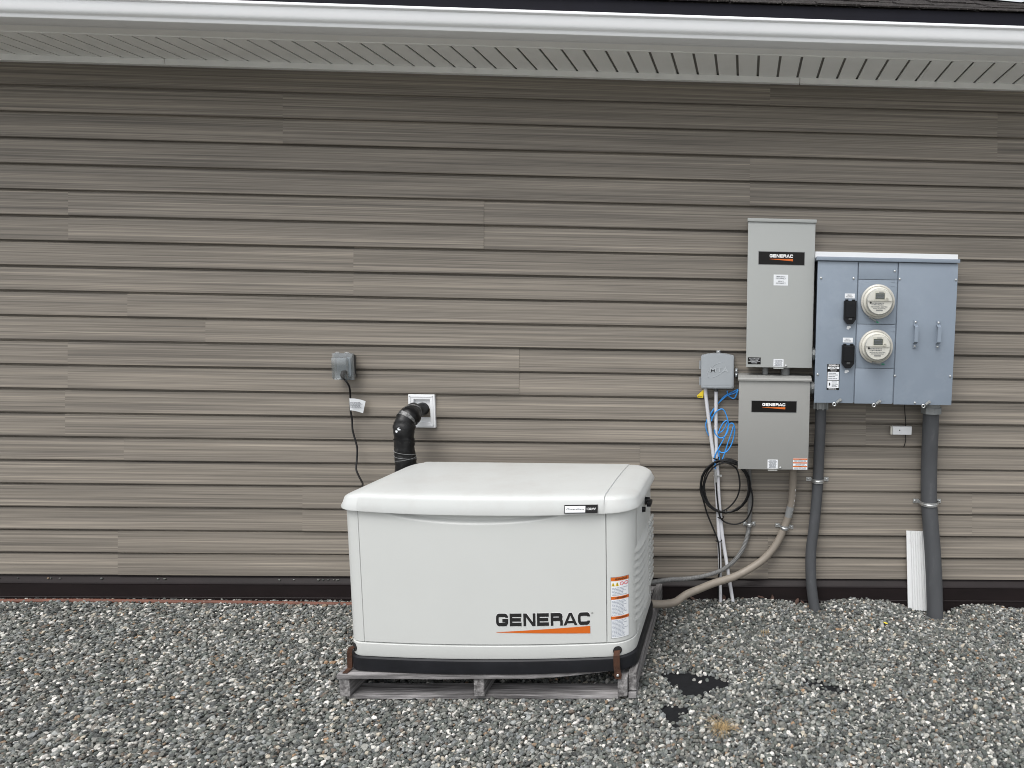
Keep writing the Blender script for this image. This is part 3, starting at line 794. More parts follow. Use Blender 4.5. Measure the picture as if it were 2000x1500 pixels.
# lid, with a raised centre panel
def lid():
    b = MB(); LX0, LX1 = -1.546, -.562
    def zb(x):
        t = (x+1.037)/.6; return .797+.010*min(1, abs(t))**3
    lev = [(-.006, lambda x: zb(x)+.004), (.013, zb), (.019, lambda x: zb(x)+.0015), (.0195, lambda x: zb(x)+.006), (.0125, .832), (.0065, .855), (.0035, .8605), (-.003, .8655), (-.010, .8685), (-.026, .8710)]
    C_ = [columns(o) for o, z in lev]; n = len(C_[0])
    def rise(x, zz, lo=.81):
        return .005 if LX0 < x < LX1 and zz > lo else 0
    # front faces
    for side in (1, 2):
        base = len(b.v)
        for (o, z), c in zip(lev, C_):
            for q in c:
                x = q[0]; zz = z(x) if callable(z) else z
                y = q[side]
                r_ = rise(x, zz)
                b.v.append((x, y-(r_ if side == 1 and zz < .866 else 0), zz+(r_ if zz > .855 else 0)))
        for k in range(len(lev)-1):
            for i in range(n-1): b.f.append((base+k*n+i, base+k*n+i+1, base+(k+1)*n+i+1, base+(k+1)*n+i))
    # top strips front to back
    c = C_[-1]; MROW = 10; base = len(b.v)
    for j in range(MROW+1):
        t = j/MROW
        for x, yf, yb in c:
            y = yf+(yb-yf)*t
            u = max(0, abs(x+1.054)-.50)/.12
            crown = .006*math.sin(math.pi*t)*(1-min(1, max(0, abs(x+1.037)-.49)/.07)**2)
            b.v.append((x, y, .8710+crown+(.005 if LX0 < x < LX1 else 0)-.010*u*u*0))
    for j in range(MROW):
        for i in range(n-1): b.f.append((base+j*n+i, base+j*n+i+1, base+(j+1)*n+i+1, base+(j+1)*n+i))
    # the two ends, front corner to back corner
    nl = len(lev)
    for k in range(nl-1):
        for i in (0, n-1):
            f0, b0 = k*n+i, nl*n+k*n+i
            b.f.append((f0, b0, b0+n, f0+n))
    # underside
    b2 = [len(b.v)+i for i in range(2*n)]
    b.v += [(x, yf, zb(x)+.004) for x, yf, yb in C_[0]] + [(x, yb, zb(x)+.004) for x, yf, yb in C_[0]]
    for i in range(n-1): b.f.append((b2[i], b2[n+i], b2[n+i+1], b2[i+1]))
    bm_o = b.build('lid', M['lidpaint'], gen)
    bm = bmesh.new(); bm.from_mesh(bm_o.data); bmesh.ops.remove_doubles(bm, verts=bm.verts, dist=2e-4)
    # let the sides and the rear of the lid fall away towards the body
    for v in bm.verts:
        u = max(0, abs(v.co.x-.002)-.50)/.105; hz_ = (v.co.z+.118-.815)/.06
        if hz_ > 0: v.co.z -= (.020*u*u + .014*max(0, min(1, (v.co.y-.69+1.0)/.63)))*min(1, hz_)
    bmesh.ops.recalc_face_normals(bm, faces=bm.faces); bm.to_mesh(bm_o.data); bm.free()
    bm_o.data.shade_smooth(); bm_o.data.set_sharp_from_angle(angle=rad(50))
    return bm_o
lid_o = lid()
# badge on the lid
by = lambda x: front_y(x, .0205)
b = MB(); bx0, bx1, bz0, bz1 = -.717, -.586, .8095, .8415
def badge_y(x, z): return front_y(x, .0195-.013*(z-.805)/.05)-.0095
bd = MB(); bd.v = [(x, badge_y(x, z)+e, z) for e in (0, .005) for z in (bz0, bz1) for x in (bx0, bx1)]
bd.f = [(0, 1, 3, 2), (0, 4, 5, 1), (2, 3, 7, 6), (0, 2, 6, 4), (1, 5, 7, 3)]
badge = bd.build('badge', M['plate'], gen)
def on_badge(x0, x1, z0, z1, m, nm):
    q = MB(); q.add([(x, badge_y(x, z)-.0006, z) for x, z in ((x0, z0), (x1, z0), (x1, z1), (x0, z1))], [(0, 1, 2, 3)]); return q.build(nm, m, badge)
on_badge(-.714, -.634, .813, .838, M['paper'], 'white_field')
text_mesh('Guardian', -.708, -.640, .8215, .8300, 'lettering', M['ink'], badge, lambda x: badge_y(x, .825)-.0012, bold=.012)
text_mesh('13kW', -.628, -.592, .8215, .8315, 'lettering', M['whiteink'], badge, lambda x: badge_y(x, .825)-.0012, bold=.02)
# maker's name on the door
fy = lambda x: front_y(x, .001)-.0012
wide_logo(-1.004, -.625, .326, .381, 'lettering_outline', M['whiteink'], door, lambda x: front_y(x, .001)-.0006, grow=.022)
wide_logo(-1.004, -.625, .326, .381, 'lettering', M['ink'], door, fy)
b = MB(); n = 12
for i in range(n+1):
    t = i/n; x = -1.004+.379*t
    b.v += [(x, fy(x), .300-.0008-.0105*t), (x, fy(x), .300+.0008+.0205*t)]
    if i: b.f.append((2*i-2, 2*i, 2*i+1, 2*i-1))
b.build('orange_swoosh', M['orange'], door, fix=False)
text_mesh('\u00ae', -.620, -.612, .372, .380, 'lettering', M['ink'], door, fy)
# warning label wrapped round the right corner panel
cr_pts = [(x, yf) for x, yf, yb in columns(.0008) if x > -.548]
arcx = [p[0] for p in cr_pts]; arcy = [p[1] for p in cr_pts]
def cy_(x): return float(np.interp(x, arcx, arcy))
wx0, wx1, wz0, wz1 = -.541, -.472, .262, .527
def wrap(x0, x1, z0, z1, lift, m, nm, par):
    b = MB(); n = 8
    for i in range(n+1):
        x = x0+(x1-x0)*i/n
        b.v += [(x, cy_(x)-lift, z0), (x, cy_(x)-lift, z1)]
        if i: b.f.append((2*i-2, 2*i, 2*i+1, 2*i-1))
    return b.build(nm, m, par, fix=False)
wl = wrap(wx0, wx1, wz0, wz1, .0008, M['ink'], 'warning_label', gen)
wrap(wx0+.0015, wx1-.0008, wz0+.001, wz1-.001, .0014, M['paper'], 'white_field', wl)
hts = [(.511, .526, 'WARNING'), (.431, .444, 'AVERTISSEMENT'), (.345, .358, 'ADVERTENCIA')]
for z0, z1, tx in hts:
    wrap(wx0+.0015, wx1-.0008, z0, z1, .002, M['orange'], 'orange_bar', wl)
    text_mesh(tx, wx0+.018, wx1-.006, z0+.003, z1-.003, 'lettering', M['ink'], wl, lambda x: cy_(x)-.0027, bold=.02, shear=.2)
for i, (cx_, m_) in enumerate(((-.531, 'yellowink'), (-.515, 'yellowink'))):
    b = MB(); b.add([(cx_-.007, cy_(cx_-.007)-.0024, .489), (cx_+.007, cy_(cx_+.007)-.0024, .489), (cx_, cy_(cx_)-.0024, .507)], [(0, 1, 2)]); b.build('hazard_triangle', M['yellowink'], wl, fix=False)
    b = MB(); b.add([(cx_-.002, cy_(cx_)-.0030, .491), (cx_+.002, cy_(cx_)-.0030, .491), (cx_+.001, cy_(cx_)-.0030, .502), (cx_-.001, cy_(cx_)-.0030, .502)], [(0, 1, 2, 3)]); b.build('hazard_mark', M['ink'], wl, fix=False)
for cx_ in (-.497, -.481):
    b = MB(); n = 18
    for i in range(n):
        a = 2*math.pi*i/n
        for r in (.0072, .0052): x = cx_+r*math.cos(a); b.v.append((x, cy_(x)-.0024, .498+r*math.sin(a)*1.1))
    for i in range(n): j = (i+1) % n; b.f.append((2*i, 2*j, 2*j+1, 2*i+1))
    d_ = .004
    b.add([(cx_-d_-.0008, cy_(cx_-d_)-.0024, .498+d_), (cx_+d_-.0008, cy_(cx_+d_)-.0024, .498-d_), (cx_+d_+.0008, cy_(cx_+d_)-.0024, .498-d_), (cx_-d_+.0008, cy_(cx_-d_)-.0024, .498+d_)], [(0, 1, 2, 3)])
    b.build('prohibition_mark', M['redink'], wl, fix=False)
for i, (z0, z1) in enumerate(((.447, .484), (.361, .428), (.268, .342))):
    word_lines(wx0+.005, wx1-.004, z0, z1, int((z1-z0)/.0056), 'print', M['paleink'], wl, lambda x: cy_(x)-.0026, seed=60+i, fill=.42, words=(3, 6))
# louvres moulded into the right side
for k in range(10):
    zc = .300+k*.0335; b = MB(); n = 10
    y0, y1 = -.955, -.545
    for i in range(n+1):
        t = i/n; y = y0+(y1-y0)*t; e_ = math.sin(math.pi*min(1, max(0, t)))**.5; bulge = .017*e_
        yc = front_y(GXR-RR)+RR; xs_ = GXR if y > yc else GXR-RR+math.sqrt(max(0, RR*RR-(yc-y)**2))
        up = -.012*t
        b.v += [(xs_-.001, y, zc+.004+up), (xs_+bulge*.92, y, zc+.005+up), (xs_+bulge, y, zc+.009+up), (xs_+bulge*.45, y, zc+.022+up), (xs_-.001, y, zc+.0335+up)]
        if i:
            a = (i-1)*5; c = i*5
            b.f += [(a+q, c+q, c+q+1, a+q+1) for q in range(4)]
    b.build('louver', M['paint'], gen, smooth=True)
    if k < 10:
        q = MB(); q.box(GXR-.004, GXR+.007, -.525, -.40, zc-.006, zc+.014, .003); q.build('vent_slat', M['paint'], gen)
# key lock with its rubber cover on the right side
lk = MB(); lk.tube([(GXR-.004, -.745, .738), (GXR+.014, -.745, .738)], [.013, .011], 14); lk.tube([(GXR-.004, -.655, .752), (GXR+.022, -.655, .752)], [.019, .016], 14)
lo = lk.build('lock', M['black'], gen, smooth=True)
kk = MB(); kk.box(GXR+.016, GXR+.034, -.72, -.655, .742, .760, .003); kk.build('lock_cover', M['black'], lo)
# tie-down brackets at the front corners
def bracket(cx, cy, flip):
    b = MB(); wdt = .013 if not flip else .010
    path = [(cx, cy+.030, .205), (cx, cy-.008, .207), (cx, cy-.020, .196), (cx+.002, cy-.023, .145), (cx+.006, cy-.026, .120), (cx+.008, cy-.030, .1005)] if not flip else [(cx+.022, cy+.03, .212), (cx-.006, cy-.004, .208), (cx-.010, cy-.006, .19), (cx-.010, cy-.008, .125), (cx-.012, cy-.022, .1195), (cx-.014, cy-.040, .1190)]
    for i, (x, y, z) in enumerate(path):
        b.v += [(x-wdt, y, z), (x+wdt, y, z), (x+wdt, y+.005, z+.003), (x-wdt, y+.005, z+.003)]
        if i:
            a = (i-1)*4; c = i*4
            b.f += [(a+q, a+(q+1) % 4, c+(q+1) % 4, c+q) for q in range(4)]
    b.f += [(0, 1, 2, 3), tuple(len(b.v)-4+q for q in (3, 2, 1, 0))]
    return b
for cx, cy, fl in ((-.516, -1.004, False), (-1.612, -.985, True)):
    hp_, hn = ((Vector((-.516, -1.0085, .208)), Vector((.32, -.95, 0))) if not fl else (Vector((-1.603, -.990, .212)), Vector((-.66, -.75, 0))))
    hb = MB(); hb.tube([hp_-hn*.02, hp_+hn*.0035], .0185, 18); hb.build('lifting_hole', M['dark'], gen)
    bk = bracket(cx, cy-.012, fl).build('tie_down_bracket', M['rust'], gen)
    if not fl:
        MB().lathe([(.006, 0), (.006, .004), (.004, .006)], (cx+.007, cy-.040, .116), 12).build('bolt', M['zinc'], bk, smooth=True)
        MB().lathe([(.016, -.003), (.016, .001), (.013, .003)], (cx+.007, cy-.038, .113), 16).build('washer', M['rust'], bk, smooth=True)

# ------------------------------------------------------------------ wall-mounted boxes
def rect(px, Y):
    """world x0, x1, z0, z1 of a photo rectangle given by its four corners tl, tr, br, bl on plane Y"""
    tl, tr_, br, bl = [W(*p, Y=Y) for p in px]
    return (tl.x+bl.x)/2, (tr_.x+br.x)/2, (bl.z+br.z)/2, (tl.z+tr_.z)/2
def c1(x, y): return 1360+x/3.571, 400+y/3.571
def c2(x, y): return 1340+x/3.409, 780+y/3.409
def c3(x, y): return 1360+x/5.357, 660+y/5.357
def c4(x, y): return 620+x/5, 660+y/5
def R1(fn, x0, y0, x1, y1, Y): return rect([fn(x0, y0), fn(x1, y0), fn(x1, y1), fn(x0, y1)], Y)
def plate(parent, r, Y, w_txt=True):
    x0, x1, z0, z1 = r
    rim = MB(); rim.box(x0-.0025, x1+.0025, Y-.0008, Y, z0-.0025, z1+.0025); pl = rim.build('name_plate', M['midgrey'], parent)
    p2 = MB(); p2.box(x0, x1, Y-.0016, Y-.0008, z0, z1); p2.build('plate_face', M['plate'], pl)
    wdt = x1-x0; cx = (x0+x1)/2; fz = z0+(z1-z0)*.55
    f = lambda x: Y-.0022
    wide_logo(cx-wdt*.26, cx+wdt*.25, fz, z1-(z1-z0)*.19, 'lettering', M['whiteink'], pl, f)
    b = MB(); zz = z0+(z1-z0)*.34; h = (z1-z0)*.17
    b.add([(cx-wdt*.26, Y-.0022, zz+h*.45), (cx+wdt*.25, Y-.0022, zz-h*.4), (cx+wdt*.25, Y-.0022, zz+h*.75), (cx-wdt*.26, Y-.0022, zz+h*.55)], [(0, 1, 2, 3)]); b.build('orange_swoosh', M['orange'], pl, fix=False)
def screw_mesh(r=.006):
    b = MB(); b.lathe([(r, 0), (r, .002), (r*.75, .0042), (r*.3, .0048)], (0, 0, 0), 14)
    me = bpy.data.meshes.new('screw'); me.from_pydata(b.v, [], b.f); me.materials.append(M['zinc']); me.update(); me.shade_smooth(); return me
SCREW = screw_mesh()

# tall transfer-switch cabinet
TY = -.16
x0, x1, z0, z1 = .0055, .3475, 1.328, 2.066
tall = thing('electrical_cabinet', 'tall warm grey electrical cabinet, upper of the two stacked on the siding', 'electrical cabinet', ((x0+x1)/2, -.08, z0), 'grey electrical cabinets with black name plates')
MB().box(x0+.004, x1-.004, TY+.004, -.012, z0+.004, z1).build('case', M['cabinet'], tall)
MB().box(x0, x1, TY, TY+.022, z0, z1-.002, .003).build('cover', M['cabinet'], tall, smooth=True)
MB().box(x0-.003, x1+.005, TY-.008, -.012, z1, z1+.017, .003).build('rain_hood', M['cabinet'], tall, smooth=True)
plate(tall, R1(c1, 435, 329, 754, 417, TY), TY)
def sticker(parent, r, Y, m='paper', name='label_sticker', t=.0008):
    return MB().box(r[0], r[1], Y-t, Y, r[2], r[3]).build(name, M[m], parent)
r = R1(c1, 539, 487, 640, 563, TY); s = sticker(tall, r, TY)
f = lambda x: TY-.0014
hx = (r[1]-r[0]); hz = r[3]-r[2]
text_mesh('EMERGENCY\nDISCONNECT', r[0]+hx*.16, r[1]-hx*.16, r[2]+hz*.58, r[3]-hz*.12, 'lettering', M['greyink'], s, f, bold=.01)
text_mesh('SERVICE\nDISCONNECT', r[0]+hx*.16, r[1]-hx*.16, r[2]+hz*.14, r[3]-hz*.56, 'lettering', M['greyink'], s, f, bold=.01)
r = R1(c1, 359, 1064, 449, 1112, TY); s = sticker(tall, r, TY, 'plate')
text_mesh('FULLY INTEGRATED\nDIGITAL LOAD\nMANAGEMENT SYSTEM\nINCLUDED', r[0]+.003, r[1]-.003, r[2]+.005, r[3]-.005, 'lettering', M['paper'], s, f)
r = R1(c1, 538, 1077, 608, 1128, TY); s = sticker(tall, r, TY)
word_lines(r[0]+.004, r[1]-.004, r[2]+.003, r[3]-.003, 7, 'print', M['greyink'], s, f, 5, .45, (2, 4), center=True)
MB().box(r[0], r[1], TY-.010, TY+.02, z0-.006, z0-.001, .0015).build('hasp', M['cabinet'], tall)
p = W(*c1(625, 1122), Y=TY); link_copy(SCREW, 'screw', tall, (p.x, TY, p.z))
for xa, rr_ in ((482, .016), (622, .023)):
    p = W(*c1(xa, 1155), Y=-.09); MB().cyl((p.x, -.09, 1.285), (p.x, -.09, 1.332), rr_, n=18).build('conduit_nipple', M['niplegrey'], tall, smooth=True)

# lower cabinet
LY = -.17
x0, x1, z0, z1 = -.030, .3405, .790, 1.272
low = thing('electrical_cabinet', 'shorter darker grey electrical cabinet hanging just below the tall one', 'electrical cabinet', ((x0+x1)/2, -.08, z0), 'grey electrical cabinets with black name plates')
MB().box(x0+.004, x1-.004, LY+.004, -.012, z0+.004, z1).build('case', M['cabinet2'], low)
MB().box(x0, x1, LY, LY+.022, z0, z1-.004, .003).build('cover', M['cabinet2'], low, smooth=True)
hd = MB(); hd.sweep([(-.012, z1+.012), (-.14, z1+.012), (LY-.004, z1+.002), (LY-.010, z1-.004), (LY-.010, z1-.012), (LY-.006, z1-.014), (LY+.002, z1-.008), (-.012, z1-.002)], x0-.004, x1+.006, closed=True)
hd.f += [tuple(range(8)), tuple(range(8, 16))]
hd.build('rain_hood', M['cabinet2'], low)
plate(low, R1(c3, 578, 660, 1048, 777, LY), LY)
f = lambda x: LY-.0014
r = R1(c3, 745, 1273, 852, 1366, LY); s = sticker(low, r, LY)
word_lines(r[0]+.004, r[1]-.004, r[2]+.003, r[3]-.003, 8, 'print', M['greyink'], s, f, 8, .45, (2, 4), center=True)
MB().box(r[0]+.002, r[1]-.002, LY-.010, LY+.02, z0-.006, z0-.001, .0015).build('hasp', M['cabinet2'], low)
p = W(*c3(878, 1357), Y=LY); link_copy(SCREW, 'screw', low, (p.x, LY, p.z))
r = R1(c3, 1012, 1261, 1160, 1377, LY); s = sticker(low, r, LY)
h = (r[3]-r[2])
for i, tx in enumerate(('WARNING', 'AVERTISSEMENT', 'ADVERTENCIA')):
    zt = r[3]-i*h/3; MB().box(r[0], r[1], LY-.0013, LY-.0008, zt-h*.115, zt-.0005).build('orange_bar', M['orange'], s)
    text_mesh(tx, r[0]+.030, r[1]-.030, zt-h*.098, zt-h*.025, 'lettering', M['ink'], s, lambda x: LY-.0019)
    word_lines(r[0]+.004, r[1]-.004, zt-h*.31, zt-h*.14, 3, 'print', M['greyink'], s, f, 70+i, .4, (3, 6), center=True)

# meter panel
MY = -.20
x0, x1, z0, z1 = .3605, 1.0765, 1.152, 1.874
mp_ = thing('meter_panel', 'blue grey twin electric meter panel with two round meters and a blank right door', 'meter panel', ((x0+x1)/2, -.1, z0))
MB().box(x0+.006, x1-.006, MY+.010, -.012, z0+.004, z1+.004).build('case', M['blue'], mp_)
cap = MB(); cap.box(x0-.008, x1+.006, MY-.012, -.012, z1+.004, z1+.023, .003); cap.build('rain_hood', M['blue'], mp_, smooth=True)
xa = [W(*c1(x, 900), Y=MY).x for x in (1112, 1118, 1386, 1393)]
za = [W(*c1(1250, y), Y=MY).z for y in (522, 834, 1141)]
def panel(nm, a, b_, c_, d_): return MB().box(a, b_, MY, MY+.014, c_, d_, .0022).build(nm, M['blue'], mp_, smooth=True)
panel('door', x0, xa[0]-.001, z0, z1); panel('cover_plate', xa[1], xa[2], za[0]+.001, z1-.002); 
mc1 = panel('meter_cover', xa[1], xa[2], za[1]+.001, za[0]-.001); mc2 = panel('meter_cover', xa[1], xa[2], za[2]+.001, za[1]-.001)
panel('cover_plate', xa[1], xa[2], z0-.001, za[2]-.001); rdoor = panel('door', xa[3]+.001, x1, z0-.003, z1); rdoor['label'] = 'wide blank right door with two pull handles'
MB().box(x0+.01, x1-.01, MY+.013, MY+.02, z0+.01, z1-.005).build('inner_frame', M['dark'], mp_)
for px in ((870, 510), (1097, 513), (1384, 462), (1418, 518), (1810, 523), (846, 1183), (1385, 1192), (1770, 1196), (1524, 1380)):
    p = W(*c1(*px), Y=MY); link_copy(SCREW, 'screw', mp_, (p.x, MY, p.z))
# embossed knock-out mark on each meter cover
for cov, yy in ((mc1, 537), (mc2, 850)):
    r = R1(c1, 1358, yy, 1388, yy+34, MY); q = MB()
    q.box(r[0], r[1]-.001, MY-.0015, MY+.001, r[3]-.0015, r[3]); q.box(r[0], r[1]-.001, MY-.0015, MY+.001, r[2], r[2]+.0015); q.build('embossed_tab', M['blue'], cov)
# meters
def meter(cxm, czm, lab):
    c = (cxm, MY, czm)
    mt = MB().lathe([(.082, 0), (.0865, .002), (.0875, .012), (.0860, .018), (.079, .021), (.0765, .020), (.0765, .012)], c, 56).build('meter', M['meterring'], mp_, smooth=True)
    mt['label'] = lab
    MB().lathe([(.0765, .010), (.0755, .026), (.072, .030), (.0645, .033), (.0640, .058), (.058, .060)], c, 48).build('meter_body', M['meter'], mt, smooth=True)
    MB().lathe([(.0640, .0585), (.0620, .0625), (.001, .0625)], c, 40).build('meter_face', M['meterface'], mt, smooth=True)
    fy_ = MY-.0625
    # upper half shroud: an arch with a window notch
    b = MB(); n = 22; pts = []
    for i in range(n+1):
        a = math.pi*i/n; pts.append((cxm+.0605*math.cos(a), czm+.004+.0565*math.sin(a)))
    b.prism(pts, fy_-.006, fy_+.001); b.build('shroud', M['meterface'], mt)
    MB().box(cxm-.027, cxm+.027, fy_-.0078, fy_-.006, czm+.004, czm+.052, .0006).build('display_frame', M['meter'], mt)
    MB().box(cxm-.023, cxm+.023, fy_-.0086, fy_-.0078, czm+.012, czm+.042).build('display', M['lcd'], mt)
    word_lines(cxm-.019, cxm+.019, czm+.017, czm+.037, 3, 'display_digits', M['greyink'], mt, lambda x: fy_-.0091, 3, .6, (5, 7), ragged=False)
    MB().box(cxm-.006, cxm+.017, fy_-.0086, fy_-.0078, czm+.0445, czm+.0495).build('name_strip', M['midgrey'], mt)
    MB().lathe([(.0095, 0), (.0095, .003), (.008, .0035)], (cxm+.034, fy_-.006, czm+.014), 16).build('optical_port', M['meter'], mt, smooth=True)
    q = MB()
    for dx in (-.0028, .0028): q.lathe([(.0018, 0), (.0018, .0006)], (cxm+.034+dx, fy_-.0096, czm+.014), 8)
    q.build('port_holes', M['ink'], mt)
    g = lambda x: fy_-.0010
    word_lines(cxm-.040, cxm+.040, czm-.020, czm-.004, 2, 'print', M['greyink'], mt, g, 11, .5, (6, 9))
    q = MB(); q.lathe([(.0055, 0), (.0055, .0004)], (cxm-.045, fy_-.0008, czm-.006), 12); q.build('round_mark', M['ink'], mt)
    text_mesh('MATANUSKA ELECTRIC\nASSOCIATION INC', cxm-.040, cxm+.040, czm-.037, czm-.023, 'lettering', M['greyink'], mt, g, bold=.01)
    MB().box(cxm-.017, cxm+.017, fy_-.0012, fy_-.0004, czm-.046, czm-.040).build('bar_code', M['midgrey'], mt)
    MB().lathe([(.066, .028), (.0658, .078), (.0635, .083), (.001, .085)], c, 40).build('glass_cover', M['glass'], mt, smooth=True)
    return mt
p = W(*c1(1263, 675), Y=MY); m1 = meter(p.x, p.z, 'upper of the two round meters')
p2_ = W(*c1(1250, 988), Y=MY); m2 = meter(p2_.x, p2_.z, 'lower of the two round meters')
for mt, px, ang in ((m1, [(1205, 785), (1235, 800), (1270, 824)], 0), (m2, [(1225, 1098), (1265, 1108), (1312, 1113)], 0)):
    pts = [W(*c1(*q), Y=MY-.020) for q in px]; q = MB().tube(pts[:2]+[pts[1]+(pts[2]-pts[1])*.6], [.005, .004, .003], 8); sl_ = q.build('seal_clip', M['castmetal'], mt, smooth=True)
    d = (pts[2]-pts[1]); q = MB().tube([pts[1]+d*.55, pts[2]], [.0040, .0035], 8); q.build('seal_tag', M['green'], sl_)
# breaker covers with labels and torn paper
for i, (a, b_, c_, d_) in enumerate(((1026, 662, 1112, 832), (1012, 970, 1099, 1138))):
    r = R1(c1, a, b_, c_, d_, MY); w_ = r[1]-r[0]; h_ = r[3]-r[2]
    poly = [(r[0], r[2]+h_*.20), (r[0]+w_*.28, r[2]), (r[1]-w_*.28, r[2]), (r[1], r[2]+h_*.20), (r[1], r[3]-h_*.05), (r[0], r[3]-h_*.05)]
    bc = MB().prism(poly, MY-.022, MY-.0005).build('breaker_cover', M['black'], mp_)
    MB().box(r[0]+w_*.14, r[1]-w_*.10, MY-.026, MY-.022, r[2]+h_*.28, r[3]-h_*.09, .0015).build('flap', M['black'], bc)
    for fx in (.22, .78): MB().box(r[0]+w_*(fx-.13), r[0]+w_*(fx+.13), MY-.018, MY-.0008, r[3]-h_*.055, r[3]+h_*.015, .003).build('hinge', M['black'], bc)
    MB().box(r[0]+w_*.38, r[1]-w_*.34, MY-.027, MY-.021, r[2]+h_*.17, r[2]+h_*.25, .001).build('latch', M['darkgrey'], bc)
    r = R1(c1, a+10, b_-43, a+80, b_-10, MY); s = sticker(mp_, r, MY); hz = r[3]-r[2]
    text_mesh('SERVICE\nDISCONNECT', r[0]+.006, r[1]-.010, r[2]+hz*.2, r[3]-hz*.2, 'lettering', M['greyink'], s, lambda x: MY-.0014, bold=.01)
    cx_, _, cz_ = W(*c1(a+36, d_+24), Y=MY); poly = blob(cx_, cz_, .0105, .0090, 31+i, 18)
    MB().prism([(x, z) for x, z in poly], MY-.0009, MY-.0001).build('torn_paper', M['paper'], mp_)
# maker's label
r = R1(c1, 911, 1111, 998, 1291, MY); s = sticker(mp_, r, MY, 'plate'); a, b_, c_, d_ = r; h = d_-c_; w_ = b_-a
f2 = lambda x: MY-.0020
def fld(z0, z1): return MB().box(a+w_*.05, b_-w_*.05, MY-.0014, MY-.0008, c_+h*z0, c_+h*z1).build('white_field', M['paper'], s)
fld(.815, .895); fld(.39, .70); fld(.08, .36)
text_mesh('SIEMENS', a+w_*.10, b_-w_*.08, c_+h*.915, c_+h*.985, 'lettering', M['whiteink'], s, f2, bold=.03)
text_mesh('Uni-Pak', a+w_*.2, b_-w_*.2, c_+h*.83, c_+h*.885, 'lettering', M['ink'], s, f2, bold=.02)
text_mesh('Metering\nSection', a+w_*.25, b_-w_*.25, c_+h*.72, c_+h*.80, 'lettering', M['whiteink'], s, f2)
word_lines(a+w_*.12, b_-w_*.12, c_+h*.42, c_+h*.68, 4, 'print', M['greyink'], s, f2, 21, .35, (2, 3))
word_lines(a+w_*.40, b_-w_*.10, c_+h*.11, c_+h*.34, 5, 'print', M['greyink'], s, f2, 22, .35, (2, 4))
MB().prism([(x, z) for x, z in blob(a+w_*.22, c_+h*.22, w_*.07, h*.055, 77, 14)], MY-.0020, MY-.0015).build('hazard_mark', M['ink'], s)
word_lines(a+w_*.15, b_-w_*.15, c_+h*.015, c_+h*.065, 2, 'print', M['paper'], s, f2, 23, .45, (3, 5))
# pull handles
for (xa_, ya_), (xb_, yb_) in (((1529, 818), (1520, 986)), ((1689, 822), (1678, 989))):
    pa, pb_ = W(*c1(xa_, ya_), Y=MY), W(*c1(xb_, yb_), Y=MY); x = (pa.x+pb_.x)/2; zt, zb_ = pa.z, pb_.z
    q = MB(); w2 = .0095
    path = [(zt+.010, 0), (zt-.012, 0), (zt-.022, -.030), (zb_+.024, -.030), (zb_+.012, 0), (zb_-.010, 0)]
    for i, (z, y) in enumerate(path):
        q.v += [(x-w2, MY-.001+y, z), (x+w2, MY-.001+y, z), (x+w2, MY-.005+y, z), (x-w2, MY-.005+y, z)]
        if i: a_ = (i-1)*4; c_ = i*4; q.f += [(a_+k, a_+(k+1) % 4, c_+(k+1) % 4, c_+k) for k in range(4)]
    q.f += [(0, 1, 2, 3), (20, 21, 22, 23)]
    hdl = q.build('pull_handle', M['blue'], rdoor)
    for z in (zt, zb_): link_copy(SCREW, 'screw', rdoor, (x, MY-.005, z))
# bottom latches
for xa_, ya_, xb_, yb_ in ((1000, 1365, 962, 1392), (1276, 1374, 1238, 1398), (1620, 1380, 1584, 1404)):
    pa, pb_ = W(*c1(xa_, ya_), Y=MY-.008), W(*c1(xb_, yb_), Y=MY-.012)
    q = MB(); q.tube([pa+Vector((.006, .004, .004)), pa, pb_+(pa-pb_)*.4], [.009, .0085, .007], 8); lt = q.build('latch', M['castmetal'], mp_, smooth=True)
    ring_pts = [pb_+Vector((.008*math.cos(t*.5236), 0, .008*math.sin(t*.5236))) for t in range(13)]
    MB().tube(ring_pts, .0028, 8).build('latch_ring', M['zinc'], lt, smooth=True)
    MB().lathe([(.0045, 0), (.0045, .003)], (pa.x+.003, MY-.017, pa.z+.003), 10).build('latch_screw', M['zinc'], lt)
# hubs joining the cabinets to the panel on its left side
for yy, xx in ((1045, 817), (1280, 810)):
    p = W(*c1(xx, yy), Y=-.13); q = MB(); q.tube([(p.x-.016, -.115, p.z), (p.x-.004, -.115, p.z)], .032, 12); q.tube([(p.x-.004, -.115, p.z), (p.x+.004, -.115, p.z)], .036, 8); q.tube([(p.x+.004, -.115, p.z), (p.x+.022, -.115, p.z)], .031, 16)
    q.build('side_hub', M['castmetal'], mp_, smooth=True)
# white flashing above the panel
a, b_ = W(1592, 500, Y=-.10), W(1866, 500, Y=-.10)
fl = MB(); fl.box(.350, b_.x, -.150, -.014, 1.890, 1.925, .002)
o = fl.build('flashing_strip', M['white']); tag(o, 'white flashing strip on the wall along the top of the meter panel', 'flashing')

